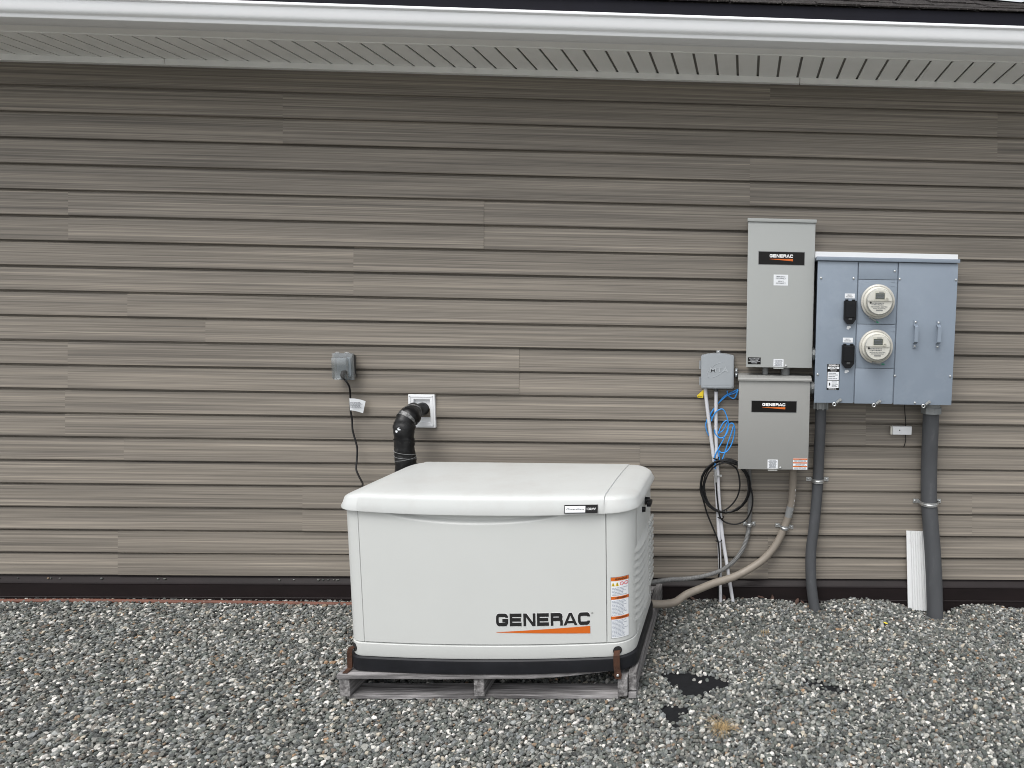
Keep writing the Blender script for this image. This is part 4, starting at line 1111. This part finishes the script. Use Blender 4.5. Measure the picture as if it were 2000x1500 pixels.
# ------------------------------------------------------------------ conduits
def strap(parent, c, r, half, tilt=0):
    """two-hole strap over a pipe at c = (x, y, z)"""
    x, y, z = c; b = MB(); n = 12; wv = .011; t = .0025
    outer = []
    yw = -.0165
    pts = [(x-half, yw), (x-r-.006, yw)]
    for i in range(n+1):
        a = math.pi*i/n; pts.append((x-(r+.003)*math.cos(a), y-(r+.003)*math.sin(a)))
    pts += [(x+r+.006, yw), (x+half, yw)]
    for i, (px_, py_) in enumerate(pts):
        dz = tilt*(px_-x); e = t
        b.v += [(px_, py_, z-wv+dz), (px_, py_, z+wv+dz), (px_, py_-e, z+wv+dz), (px_, py_-e, z-wv+dz)]
        if i: a = (i-1)*4; c_ = i*4; b.f += [(a+k, a+(k+1) % 4, c_+(k+1) % 4, c_+k) for k in range(4)]
    b.f += [(0, 1, 2, 3), tuple(len(b.v)-4+k for k in (3, 2, 1, 0))]
    # stiffening rib
    rib = [(x-(r+.0045)*math.cos(math.pi*i/n), y-(r+.0045)*math.sin(math.pi*i/n), z-tilt*(r)*math.cos(math.pi*i/n)) for i in range(n+1)]
    b.tube(rib, .0032, 6)
    s = b.build('strap', M['zinc'], parent, smooth=True)
    for sx in (-1, 1): link_copy(SCREW, 'strap_screw', s, (x+sx*(half-.010), yw-.002, z+tilt*sx*(half-.01)))
    return s
def conduit(name, label, cat, pts, r, m, group=None, sub=8, nseg=18, ridges=0):
    base = pts[-1]
    t = thing(name, label, cat, (base[0], base[1], base[2]), group)
    P = spline(pts, sub); rs = r if isinstance(r, list) else None
    if rs:
        k = len(P); rs = [float(np.interp(i/(k-1), np.linspace(0, 1, len(rs)), rs)) for i in range(k)]
    b = MB(); b.tube(P, rs or r, nseg); b.build('pipe', M[m], t, smooth=True)
    return t, P
def c2W(lst): return [W(*c2(x, y), Y=Y) for x, y, Y in lst]
G1 = 'conduits coming down the wall into the gravel'
t, P = conduit('conduit', 'slimmer grey plastic conduit from left hub of meter panel down to gravel', 'conduit',
               c2W([(898, 40, -.105), (893, 200, -.085), (885, 360, -.060), (878, 540, -.050), (866, 700, -.055), (850, 860, -.062), (833, 990, -.070), (829, 1110, -.078), (835, 1240, -.088), (852, 1370, -.098), (872, 1450, -.105)]), .0295, 'pvc', G1)
s_ = P[8*3]; strap(t, (s_.x, s_.y, s_.z), .0295, .061)
p = W(*c2(898, 45), Y=-.105); q = MB(); q.lathe([(.001, 0)], (0, 0, 0), 3) if False else None
q.tube([(p.x, -.105, p.z-.012), (p.x, -.105, 1.153)], .036, 20)
for k in range(8):
    a = k*math.pi/4+.2; q.box(p.x+.037*math.cos(a)-.004, p.x+.037*math.cos(a)+.004, -.105+.037*math.sin(a)-.004, -.105+.037*math.sin(a)+.004, p.z-.016, 1.152, .001)
q.build('hub', M['castmetal'], t, smooth=True)
t, P = conduit('conduit', 'thick grey plastic conduit from right hub of meter panel down beside white board', 'conduit',
               c2W([(1632, 60, -.105), (1626, 220, -.085), (1619, 400, -.068), (1616, 560, -.064), (1618, 690, -.064), (1630, 860, -.072), (1641, 1000, -.082), (1650, 1180, -.096), (1655, 1330, -.108), (1658, 1470, -.118)]), [.0430, .0438, .044, .0445, .045], 'pvc', G1, nseg=24)
s_ = P[8*4]; strap(t, (s_.x, s_.y, s_.z), .0445, .078)
p = W(*c2(1633, 70), Y=-.105); q = MB(); q.tube([(p.x, -.105, p.z-.018), (p.x, -.105, p.z+.014)], .056, 8); q.tube([(p.x, -.105, p.z+.010), (p.x, -.105, 1.153)], .047, 20)
q.build('hub', M['castmetal'], t, smooth=True)
t, P = conduit('conduit', 'tan flexible conduit curving from lower grey cabinet to the generator', 'conduit',
               c2W([(712, 455, -.09), (711, 560, -.07), (702, 680, -.048), (680, 780, -.040), (655, 850, -.038), (600, 965, -.045), (520, 1060, -.06), (420, 1130, -.085), (310, 1185, -.115), (190, 1222, -.15), (90, 1262, -.19), (0, 1300, -.23)]) +
               [W(1318, 1176, Y=-.28), W(1290, 1180, Y=-.33), W(1262, 1178, Y=-.38), W(1230, 1172, Y=-.42)], .0205, 'tan', sub=7)
strap(t, tuple(P[7*4]), .0205, .050, tilt=-.12)
pw_ = P[7*2+2]; pw2 = P[7*2+7]; MB().tube([pw_, pw2], .0209, 18, cap=False).build('tape_band', M['midgrey'], t, smooth=True)
pd = MB()
for i in range(7*1+2, 7*3, 2):
    a_, b_ = P[i]+Vector((.0148, -.0150, 0)), P[i].lerp(P[i+1], .7)+Vector((.0148, -.0150, 0)); pd.tube([a_, b_], .0011, 5)
pd.build('printed_dashes', M['paper'], t)
fl_pts = c2W([(421, 455, -.045), (422, 560, -.040), (424, 700, -.034), (420, 830, -.030), (405, 920, -.035), (370, 1010, -.045), (310, 1085, -.06), (230, 1140, -.085), (120, 1176, -.12), (0, 1195, -.17)]) + [W(1310, 1132, Y=-.23), W(1280, 1136, Y=-.28), W(1255, 1141, Y=-.33), W(1230, 1146, Y=-.38)]
Pf = spline(fl_pts, 22); t = thing('conduit', 'thin dark grey ribbed flexible conduit running behind the tan one', 'conduit', tuple(Pf[-1]))
rsf = [.0118+.0011*(1 if (i % 2) else -1)*(0 if i < 22*3 else 1) for i in range(len(Pf))]
MB().tube(Pf, rsf, 12).build('pipe', M['flexgrey'], t, smooth=False)
strap(t, tuple(Pf[22*3]), .012, .034)

# ------------------------------------------------------------------ phone company box, pale pipes, cables
UY = -.085
r = rect([c3(50, 165), c3(400, 165), c3(388, 535), c3(42, 535)], UY); a, b_, zb_, zt = r
ub = thing('utility_box', 'small grey plastic telephone box with raised emblem, left of the cabinets', 'utility box', ((a+b_)/2, -.04, zb_))
def rounded(a, b_, zb_, zt, r, arch):
    out = []
    for cx, cz, a0 in ((b_-r, zb_+r, -90), (b_-r, zt-r-arch, 0), (a+r, zt-r-arch, 90), (a+r, zb_+r, 180)):
        for i in range(6): t_ = rad(a0+18*i); out.append([cx+r*math.cos(t_), cz+r*math.sin(t_)])
        if a0 == 0:
            for i in range(1, 8):
                u = i/8; out.append([b_-r-(b_-a-2*r)*u, zt-arch+arch*4*u*(1-u)*1.0])
    return [(x, z) for x, z in out]
MB().prism(rounded(a, b_, zb_, zt, .010, .010), -.060, -.013).build('back_box', M['boxgrey'], ub)
cov = MB().prism(rounded(a+.001, b_-.001, zb_+.002, zt-.001, .012, .010), UY+.006, -.0605).build('cover', M['boxgrey'], ub)
fr = MB(); fr.prism(rounded(a+.006, b_-.006, zb_+.007, zt-.006, .012, .010), UY, UY+.006); fr.build('raised_panel', M['boxgrey'], cov)
cx, _, cz = W(*c3(212, 335), Y=UY)
for k in (0, 1):
    pts = []
    for i in range(25):
        t_ = rad(20+ i*13.2) if k == 0 else 0
        ex_, ez_ = .056*math.cos(t_), .026*math.sin(t_)
        ca, sa = math.cos(.62), math.sin(.62); pts.append((cx+(ex_*ca-ez_*sa)*1.05, UY-.0004, cz+(ex_*sa+ez_*ca)*1.05))
    if k == 0: MB().tube(pts, .0012, 6).build('emblem_ring', M['emboss'], cov, smooth=True)
text_mesh('MTA', cx-.036, cx+.064, cz-.012, cz+.013, 'lettering', M['emboss'], cov, lambda x: UY-.0016, bold=.02)
q = MB(); q.box(a+.012, b_-.012, UY-.0009, UY+.001, zb_+.020, zb_+.0215); q.box(a+.012, b_-.012, UY-.0009, UY+.001, zb_+.010, zb_+.0115); q.build('rib_lines', M['boxgrey'], cov)
p = W(*c3(231, 145), Y=-.02); q = MB(); q.box(p.x-.010, p.x+.010, -.030, -.014, zt-.004, zt+.013, .002); mt_ = q.build('mounting_tab', M['boxgrey'], ub); link_copy(SCREW, 'screw', mt_, (p.x, -.031, zt+.006))
for yy in (340, 385):
    p = W(*c3(420, yy), Y=-.06); q = MB(); q.box(p.x-.006, p.x+.006, -.075, -.03, p.z-.010, p.z+.010, .003); hp = q.build('hasp', M['boxgrey'], ub); link_copy(SCREW, 'screw', hp, (p.x, -.076, p.z))
for yy in (280, 450):
    p = W(*c3(40, yy), Y=-.06); q = MB(); q.cyl((p.x, -.062, p.z-.022), (p.x, -.062, p.z+.022), .004, n=8); q.build('hinge', M['boxgrey'], ub, smooth=True)
tg = [W(*c3(x, y), Y=-.05) for x, y in ((75, 540), (5, 605), (15, 625), (70, 627), (78, 560))]
q = MB(); q.add([p for p in tg]+[p+Vector((0, .001, 0)) for p in tg], [(0, 1, 2, 3, 4), (9, 8, 7, 6, 5)]+[(i, 5+i, 5+(i+1) % 5, (i+1) % 5) for i in range(5)]); yt = q.build('yellow_tag', M['yellow'], ub)
word_lines(min(p.x for p in tg)+.004, max(p.x for p in tg)-.005, min(p.z for p in tg)+.003, min(p.z for p in tg)+.011, 2, 'print', M['ink'], yt, lambda x: -.0512, 9, .4, (2, 3))
def c3W(lst, Y): return [W(*c3(x, y), Y=Y) for x, y in lst]
G2 = 'pale grey pipes under the telephone box'
pl = c3W([(95, 515), (100, 600), (118, 760), (143, 960), (165, 1130), (185, 1280)], -.05) + c2W([(196, 480, -.05), (203, 600, -.05), (212, 780, -.05), (220, 950, -.055), (226, 1150, -.062), (229, 1360, -.072), (230, 1400, -.075)])
t, Pl = conduit('pale_pipe', 'pale grey pipe from left side of telephone box, ending first in the gravel', 'pipe', pl, .0098, 'palepipe', G2, nseg=12)
pr = c3W([(207, 530), (207, 700), (207, 950), (210, 1120), (215, 1260)], -.05) + c2W([(212, 500, -.046), (218, 640, -.046), (230, 790, -.047), (245, 930, -.05), (264, 1050, -.056), (290, 1210, -.066), (314, 1360, -.078), (320, 1400, -.08)])
t2, Pr = conduit('pale_pipe', 'pale grey pipe from middle of telephone box, slanting right as it reaches gravel', 'pipe', pr, .0098, 'palepipe', G2, nseg=12)
p = W(*c3(207, 552), Y=-.05); MB().cyl((p.x, p.y, p.z-.004), (p.x, p.y, p.z+.02), .0125, n=14).build('coupling', M['darkgrey'], t2, smooth=True)
# blue cable
blue = [[(440, 535), (380, 565), (300, 605), (240, 670), (180, 745), (125, 825), (100, 905), (110, 975), (135, 1025)],
        [(440, 545), (395, 580), (330, 600), (250, 665), (190, 735), (150, 800), (165, 850)],
        [(322, 550), (332, 595), (372, 630), (402, 628), (420, 590), (438, 545)],
        [(190, 960), (200, 1005), (245, 1045), (290, 1036), (328, 980), (334, 900), (318, 820), (290, 758), (255, 745), (205, 775), (170, 830), (160, 870)],
        [(228, 1000), (270, 975), (300, 935), (318, 885)],
        [(232, 995), (255, 935), (285, 885), (318, 862)],
        [(235, 1180), (265, 1200), (315, 1190), (360, 1130), (392, 1040), (402, 960), (390, 905), (365, 892), (340, 915), (315, 990), (285, 1060), (235, 1150), (200, 1220), (188, 1262)],
        [(388, 925), (362, 1010), (330, 1100), (295, 1210), (265, 1282), (250, 1288), (238, 1250), (236, 1180)],
        [(195, 1265), (196, 1320), (198, 1370)]]
t = thing('blue_cable', 'bright blue cable looped loosely over the pale pipes', 'cable', tuple(W(*c3(240, 1280), Y=-.065)))
b = MB()
for i, path in enumerate(blue):
    Y = -.062-.004*(i % 3) if i not in (0, 1, 2) else -.030-.004*i
    b.tube(spline([W(*c3(x, y), Y=Y-.003*math.sin(j*1.3+i)) for j, (x, y) in enumerate(path)], 6), .0032, 8)
b.build('strand', M['bluecable'], t, smooth=True)
# black coil of coax
t = thing('cable_coil', 'coil of black coaxial cable tied over the pale pipes below the cabinet', 'cable', tuple(W(*c2(265, 750), Y=-.06)))
b = MB(); rr = random.Random(3)
path = []
turns = [(262, 575, 160, 182), (268, 578, 150, 176), (255, 580, 165, 172), (272, 585, 140, 165), (262, 578, 168, 178)]
for k, (cxp, cyp, rx_, ry_) in enumerate(turns):
    for i in range(26):
        a = -math.pi/2+2*math.pi*i/26; fx = (i/26); nxt = turns[(k+1) % 5] if k < 4 else turns[k]
        cxq, cyq = cxp+(nxt[0]-cxp)*fx, cyp+(nxt[1]-cyp)*fx; rxq, ryq = rx_+(nxt[2]-rx_)*fx, ry_+(nxt[3]-ry_)*fx
        path.append(W(*c2(cxq+rxq*math.cos(a)+rr.uniform(-2, 2), cyq+ryq*math.sin(a)+rr.uniform(-2, 2)), Y=-.068-.004*(k % 3)-.004*math.sin(a+k)))
b.tube(path, .0044, 8)
for pth in ([(195, 400, -.07), (235, 412, -.075), (330, 455, -.07), (358, 560, -.068), (340, 650, -.068), (290, 715, -.07), (235, 750, -.07)],
            [(92, 600, -.07), (112, 660, -.07), (140, 760, -.066), (185, 870, -.064), (213, 945, -.066), (221, 1030, -.068), (222, 1120, -.072), (214, 1230, -.076), (213, 1330, -.08)],
            [(424, 560, -.07), (443, 650, -.068), (436, 730, -.066), (400, 800, -.064), (340, 830, -.062), (275, 824, -.062), (238, 800, -.066), (222, 770, -.07), (212, 700, -.07), (204, 620, -.068), (200, 550, -.066)]):
    b.tube(spline([W(*c2(x, y), Y=Y) for x, y, Y in pth], 6), .0043, 8)
b.build('strand', M['rubber'], t, smooth=True)
for x, y in ((195, 395), (228, 790), (215, 946), (250, 748)):
    p = W(*c2(x, y), Y=-.068); q = MB(); q.tube([p+Vector((-.014, 0, .004)), p+Vector((0, -.016, .002)), p+Vector((.014, 0, -.002)), p+Vector((.018, -.004, .010))], .0032, 6); q.build('cable_tie', M['rubber'], t, smooth=True)
p0, p1 = W(*c2(194, 470), Y=-.066), W(*c2(200, 552), Y=-.066); q = MB()
for u0, u1, rr_ in ((0, .2, .0045), (.2, .38, .006), (.38, .62, .0075), (.62, .80, .006), (.8, 1, .0045)): q.cyl(p0.lerp(p1, u0), p0.lerp(p1, u1), rr_, n=8)
q.build('connector', M['zinc'], t, smooth=True)
q = MB(); p = W(*c2(205, 508), Y=-.06); q.box(p.x-.018, p.x+.022, -.062, -.057, p.z-.004, p.z+.004, .001); q.tube([p+Vector((.022, -.004, 0)), p+Vector((.022, .006, 0))], .006, 10); q.build('ground_clamp', M['zinc'], t)

# small white sensor with its lead
r = R1(c2, 1376, 181, 1503, 236, -.045)
t = thing('wall_sensor', 'small white sensor box with a black lead between the two grey conduits', 'sensor', ((r[0]+r[1])/2, -.02, r[2]))
MB().box(r[0], r[1], -.045, -.014, r[2], r[3], .003).build('housing', M['white'], t, smooth=True)
MB().box(r[0]-.010, r[0]-.0005, -.038, -.014, r[2]-.001, r[3]-.002, .002).build('end_cap', M['meter'], t)
p = W(*c2(1422, 206), Y=-.045); MB().lathe([(.0035, 0), (.0035, .002)], (p.x, -.045, p.z), 10).build('lens', M['black'], t)
q = MB(); q.tube(spline(c2W([(1455, 20, -.05), (1457, 90, -.035), (1462, 140, -.03), (1460, 190, -.03)]), 5), .0022, 6); q.tube(spline(c2W([(1461, 230, -.03), (1462, 270, -.025), (1456, 300, -.022), (1449, 318, -.016)]), 5), .0022, 6)
q.build('lead', M['rubber'], t, smooth=True)

# white ribbed board leaning behind the thick conduit
t = None
tl, tr_, bl, br = W(*c2(1467, 877), Y=-.030), W(*c2(1585, 880), Y=-.030), W(*c2(1478, 1400), Y=-.055), W(*c2(1612, 1410), Y=-.055)
q = MB(); prof = [0, .22, .24, .27, .34, .36, .39, .47, .49, .52, .60, .62, .65, .74, .76, .79, .88, .90, 1.0]; n = len(prof)
dep = [0, 0, .006, 0, 0, .005, 0, 0, .006, 0, 0, .005, 0, 0, .006, 0, 0, .006, 0]
for u, d in zip(prof, dep):
    for pt in (tl.lerp(tr_, u), bl.lerp(br, u)): q.v.append((pt.x, pt.y+d, pt.z))
for u in prof:
    for pt in (tl.lerp(tr_, u), bl.lerp(br, u)): q.v.append((pt.x, pt.y+.009, pt.z))
for i in range(n-1):
    q.f.append((2*i, 2*i+1, 2*i+3, 2*i+2)); q.f.append((2*n+2*i, 2*n+2*i+2, 2*n+2*i+3, 2*n+2*i+1)); q.f.append((2*i, 2*i+2, 2*n+2*i+2, 2*n+2*i)); q.f.append((2*i+1, 2*n+2*i+1, 2*n+2*i+3, 2*i+3))
q.f += [(0, 2*n, 2*n+1, 1), (2*n-2, 2*n-1, 4*n-1, 4*n-2)]
M['trimwhite'] = mat('scuffed_white_trim', (.72, .73, .73), .45, var=.04, scale=10, dirt=((.40, .38, .35), 18, .58, .8, .4))
o = q.build('trim_board', M['trimwhite']); tag(o, 'white ribbed trim board stuck upright in gravel behind thick conduit', 'trim board')

# ------------------------------------------------------------------ outlet, cord, vent
OX0, OX1, OZ0, OZ1 = [*rect([c4(160, 175), c4(378, 182), c4(376, 400), c4(150, 400)], -.03)]
ox0, ox1, oz0, oz1 = rect([c4(137, 150), c4(335, 155), c4(335, 415), c4(137, 412)], -.085)
t = thing('outlet', 'weatherproof outlet with bubble clear cover on siding above the generator', 'outlet', ((ox0+ox1)/2, -.03, oz0))
bx1 = W(*c4(378, 290), Y=-.014).x
MB().box(ox0+.004, bx1, -.058, -.013, oz0+.012, oz1-.010, .003).build('box', M['darkgrey'], t)
MB().box(ox0+.002, ox1, -.066, -.0585, oz0, oz1, .002).build('mounting_frame', M['midgrey'], t)
MB().box(ox0+.020, ox1-.012, -.072, -.066, oz0+.018, oz1-.020, .002).build('receptacle', M['boxgrey'], t)
pg = W(*c4(232, 345), Y=-.09); MB().tube([(pg.x+.012, -.072, pg.z+.006), (pg.x+.008, -.088, pg.z+.002), (pg.x+.008, -.096, pg.z-.012), (pg.x+.010, -.092, pg.z-.03)], [.011, .012, .010, .006], 10).build('plug', M['rubber'], t, smooth=True)
cv = MB(); cv.box(ox0, ox1+.002, -.080, -.0665, oz0+.001, oz1+.001, .005)
cvo = cv.build('cover', M['clear'], t, smooth=True)
cb = MB(); cb.box(ox0+.012, ox1-.012, -.114, -.081, oz0+.008, oz1-.018, .011); cb.build('bubble', M['clear'], cvo, smooth=True)
q = MB()
for u in (.28, .74): q.cyl((ox0+(ox1-ox0)*u-.010, -.074, oz1+.004), (ox0+(ox1-ox0)*u+.010, -.074, oz1+.004), .005, n=8)
q.build('hinge', M['clear'], cvo, smooth=True)
MB().box(ox1-.004, ox1+.007, -.078, -.060, oz0+.014, oz0+.030, .002).build('latch', M['clear'], cvo)
cord = [(262, 405, -.085), (285, 430, -.09), (312, 480, -.075), (321, 560, -.05), (322, 640, -.04), (324, 710, -.04), (338, 800, -.04), (344, 900, -.045), (370, 1000, -.05), (388, 1080, -.055), (384, 1200, -.07), (378, 1280, -.09), (405, 1350, -.13), (440, 1415, -.20), (470, 1470, -.30)]
t = thing('power_cord', 'black power cord with paper tag hanging from the covered outlet', 'power cord', tuple(W(*c4(440, 1415), Y=-.2)))
MB().tube(spline([W(*c4(x, y), Y=Y) for x, y, Y in cord] + [Vector((-1.72, -.335, .66)), Vector((-1.60, -.374, .62))], 7), .0046, 10).build('cord', M['rubber'], t, smooth=True)
tgp = [(312, 590), (365, 592), (420, 602), (470, 618), (445, 735), (405, 722), (360, 712), (318, 705)]
q = MB(); pts = [W(*c4(x, y), Y=-.050-.006*math.sin(i*.9)) for i, (x, y) in enumerate(tgp)]
q.add(pts+[p+Vector((0, .0008, 0)) for p in pts], [(0, 7, 6, 1), (1, 6, 5, 2), (2, 5, 4, 3), (8, 9, 14, 15), (9, 10, 13, 14), (10, 11, 12, 13)]+[(i, (i+1) % 8, 8+(i+1) % 8, 8+i) for i in range(8)]); tg_ = q.build('paper_tag', M['paper'], t)
ta, tb_ = W(*c4(322, 690), Y=-.058), W(*c4(455, 625), Y=-.058)
word_lines(ta.x, tb_.x-.004, ta.z+.002, tb_.z-.001, 8, 'print', M['greyink'], tg_, lambda x: -.0595, 14, .5, (3, 6))

# white recessed wall block with the wrapped pipe coming out
r = R1(c4, 889, 553, 1148, 876, -.028); ri = R1(c4, 943, 602, 1100, 826, -.028)
t = thing('wall_block', 'white recessed mounting block round the black wrapped pipe', 'wall block', ((r[0]+r[1])/2, -.02, r[2]))
q = MB()
q.box(r[0], r[1], -.028, -.013, ri[3], r[3], .003); q.box(r[0], r[1], -.028, -.013, r[2], ri[2], .003); q.box(r[0], ri[0], -.0279, -.013, ri[2]-.003, ri[3]+.003, .0025); q.box(ri[1], r[1], -.0279, -.013, ri[2]-.003, ri[3]+.003, .0025)
q.build('frame', M['white'], t)
q = MB(); w3 = .009
for a_, b2_, c_, d_ in ((r[0]+w3, r[1]-w3, r[3]-w3-.004, r[3]-w3), (r[0]+w3, r[1]-w3, r[2]+w3, r[2]+w3+.004), (r[0]+w3, r[0]+w3+.004, r[2]+w3, r[3]-w3), (r[1]-w3-.004, r[1]-w3, r[2]+w3, r[3]-w3)):
    q.box(a_, b2_, -.0305, -.0285, c_, d_)
q.build('raised_lip', M['white'], t)
MB().box(ri[0]-.002, ri[1]+.002, -.0135, -.0125, ri[2]-.002, ri[3]+.002).build('recess_back', M['white'], t)
pe = W(*c4(1030, 692), Y=-.016); pv = W(*c4(848, 950), Y=-.215)
t = thing('wrapped_pipe', 'black tape-wrapped pipe elbow going from the wall down behind the generator', 'pipe', (pv.x, -.215, .15))
pts = [Vector((pe.x, -.013, pe.z)), Vector((pe.x-.004, -.06, pe.z-.001)), Vector((pe.x-.012, -.11, pe.z-.003)), Vector((pv.x+.016, -.165, pe.z-.010)), Vector((pv.x+.002, -.203, pe.z-.034)), Vector((pv.x, -.215, pe.z-.085)), Vector((pv.x, -.215, pe.z-.20)), Vector((pv.x, -.215, pe.z-.36)), Vector((pv.x+.025, -.225, .56)), Vector((-1.615, -.285, .475)), Vector((-1.53, -.372, .455))]
P = spline(pts, 10); rr = random.Random(9); n = len(P)
bare = MB(); bare.tube(P[:18], .034, 22); bare.build('bare_pipe', M['black'], t, smooth=True)
rs = []
for i in range(16, n):
    rs.append(.0462+.0016*math.sin(i*.42)+.0012*math.sin(i*.19+1)+rr.uniform(-.0006, .0006) + (.002 if i > 45 else 0))
wr = MB(); wr.tube(P[16:], rs, 22, cap=False)
from mathutils import noise as mnoise
def lumpy(b, k0):
    for i, v in enumerate(b.v):
        c_ = P[k0+i//22]; d_ = (Vector(v)-c_); q_ = c_+d_.normalized()*.046
        b.v[i] = tuple(c_+d_*(1+.09*mnoise.noise(q_*24)+.06*mnoise.noise(q_*60)))
    return b
lumpy(wr, 16)
wr.build('wrap', M['tape'], t, smooth=True)
for a_, b2_, m_, e in ((23, 28, 'tapescuff', .0025), (30, 34, 'tape', .0035), (36, 40, 'tapescuff', .0030), (43, 49, 'tape', .0040), (54, 58, 'tape', .0035)):
    q = MB(); q.tube(P[a_:b2_], [rs[i-16]+e for i in range(a_, b2_)], 22, cap=False); lumpy(q, a_).build('tape_band', M[m_], t, smooth=True)
# light thread spiralling round the wrap
for ph, z_a, z_b in ((0, pe.z-.15, pe.z-.205), (2.5, pe.z-.20, pe.z-.245), (3.6, pe.z-.235, pe.z-.195)):
    q = MB(); q.tube([(pv.x+.052*math.cos(ph+i*.35), -.215+.052*math.sin(ph+i*.35), z_a+(z_b-z_a)*i/18) for i in range(19)], .0011, 5); q.build('thread', M['midgrey'], t)
q = MB(); pp = W(*c4(770, 915), Y=-.266); q.prism([(x, z) for x, z in blob(pp.x, pp.z, .005, .007, 8, 12)], pp.y+.002, pp.y+.012); pp = W(*c4(792, 892), Y=-.268); q.prism([(x, z) for x, z in blob(pp.x, pp.z, .008, .007, 5, 16)], pp.y+.004, pp.y+.012); q.build('torn_sticker', M['paper'], t)

# ------------------------------------------------------------------ small things on the ground
hp = [Vector((x, y, float(gz(x, y))+.010)) for x, y in ((-5.0, -.066), (-4.5, -.060), (-4.0, -.064), (-3.5, -.058), (-3.1, -.066), (-2.7, -.066), (-2.3, -.076), (-2.0, -.085), (-1.6, -.095))]
t_ = MB(); t_.tube(spline(hp, 8), .0115, 12); o = t_.build('garden_hose', M['rusthose'], smooth=True); tag(o, 'thin rust brown hose lying along the foot of the house wall', 'hose')
def tuft(px, py, nbl, length, spread, lab, seed, long_=0):
    c = W(px, py, z=0.0); rr = random.Random(seed); b = MB(); z0 = float(gz(c.x, c.y))+.004
    for i in range(nbl+long_):
        a = rr.uniform(0, 6.28); L = length*rr.uniform(.5, 1.1)*(2.2 if i >= nbl else 1); lean = spread*rr.uniform(.3, 1.1)*(1.6 if i >= nbl else 1)
        bx_, by_ = c.x+rr.gauss(0, .012), c.y+rr.gauss(0, .010); w_ = rr.uniform(.0007, .0014); pv_ = None
        side = Vector((-math.sin(a), math.cos(a), 0))*w_
        for k in range(5):
            t__ = k/4; p = Vector((bx_+math.cos(a)*lean*t__**1.3, by_+math.sin(a)*lean*t__**1.3, z0+L*.8*math.sin(t__*1.9)*(1-.35*t__)))
            q = 1-t__*.85; b.v += [tuple(p-side*q), tuple(p+side*q)]
            if k: n_ = len(b.v); b.f.append((n_-4, n_-2, n_-1, n_-3))
    o = b.build('dry_grass_tuft', M['straw'], fix=False); tag(o, lab, 'grass tuft', 'tufts of dry grass in the gravel')
tuft(1411, 1425, 130, .050, .075, 'larger dry grass tuft in the gravel near the front, with long stray blades', 2, 5)
tuft(1496, 1236, 26, .05, .030, 'small thin dry grass tuft in gravel between generator and conduits', 3, 0)
def dead_leaf(px, py, size, lab, m='leaf', seed=0, rz=0, tilt=.5, Y=None):
    c = W(px, py, Y=-.05) if Y is None else W(px, py, z=.012); rr = random.Random(seed); b = MB(); n = 7
    z0 = float(gz(c.x, c.y))+.020
    Rm = Matrix.Rotation(rz, 3, 'Z') @ Matrix.Rotation(tilt, 3, 'X')
    top = []
    for i in range(n):
        t__ = i/(n-1); w_ = size*.42*math.sin(math.pi*(.06+.9*t__))**.8
        cu = .25*size*(t__-.5)**2
        for s_, zz in ((-w_, .12*size*rr.uniform(.6, 1.4)), (0, 0), (w_, .12*size*rr.uniform(.6, 1.4))):
            top.append(Vector((s_, (t__-.5)*size*1.5, cu+zz)))
    vs = [Vector((c.x, c.y, z0))+Rm @ p for p in top]; vs2 = [p-Vector((0, 0, .0008)) for p in vs]
    fs = []
    for i in range(n-1):
        for k in range(2): a = i*3+k; fs += [(a, a+1, a+4, a+3), (3*n+a, 3*n+a+3, 3*n+a+4, 3*n+a+1)]
    b.add(vs+vs2, fs); o = b.build('dead_leaf', M[m], fix=False); tag(o, lab, 'leaf', 'dead leaves on the gravel')
dead_leaf(1352, 1169, .026, 'curled brown leaf at the wall foot beside the tan conduit', seed=1, rz=1.2)
dead_leaf(1414, 1168, .024, 'pinkish brown leaf standing between the feet of the pale pipes', seed=2, rz=.4, tilt=1.1)
dead_leaf(1508, 1163, .030, 'reddish leaf standing on edge against the skirting', seed=3, rz=.7, tilt=1.3)
dead_leaf(1486, 1166, .026, 'flat brown leaf lying just left of the reddish standing leaf', seed=6, rz=1.5, tilt=.2)
dead_leaf(1557, 1172, .026, 'larger brown leaf close to the foot of the slimmer grey conduit', seed=4, rz=-.5, tilt=.7)
dead_leaf(1567, 1178, .018, 'small brown leaf touching the foot of the slimmer grey conduit', seed=7, rz=.9, tilt=.5)
dead_leaf(1729, 1220, .016, 'tiny bright yellow leaf on gravel left of the white board', 'yleaf', 5, 1.3, .3, Y=0)
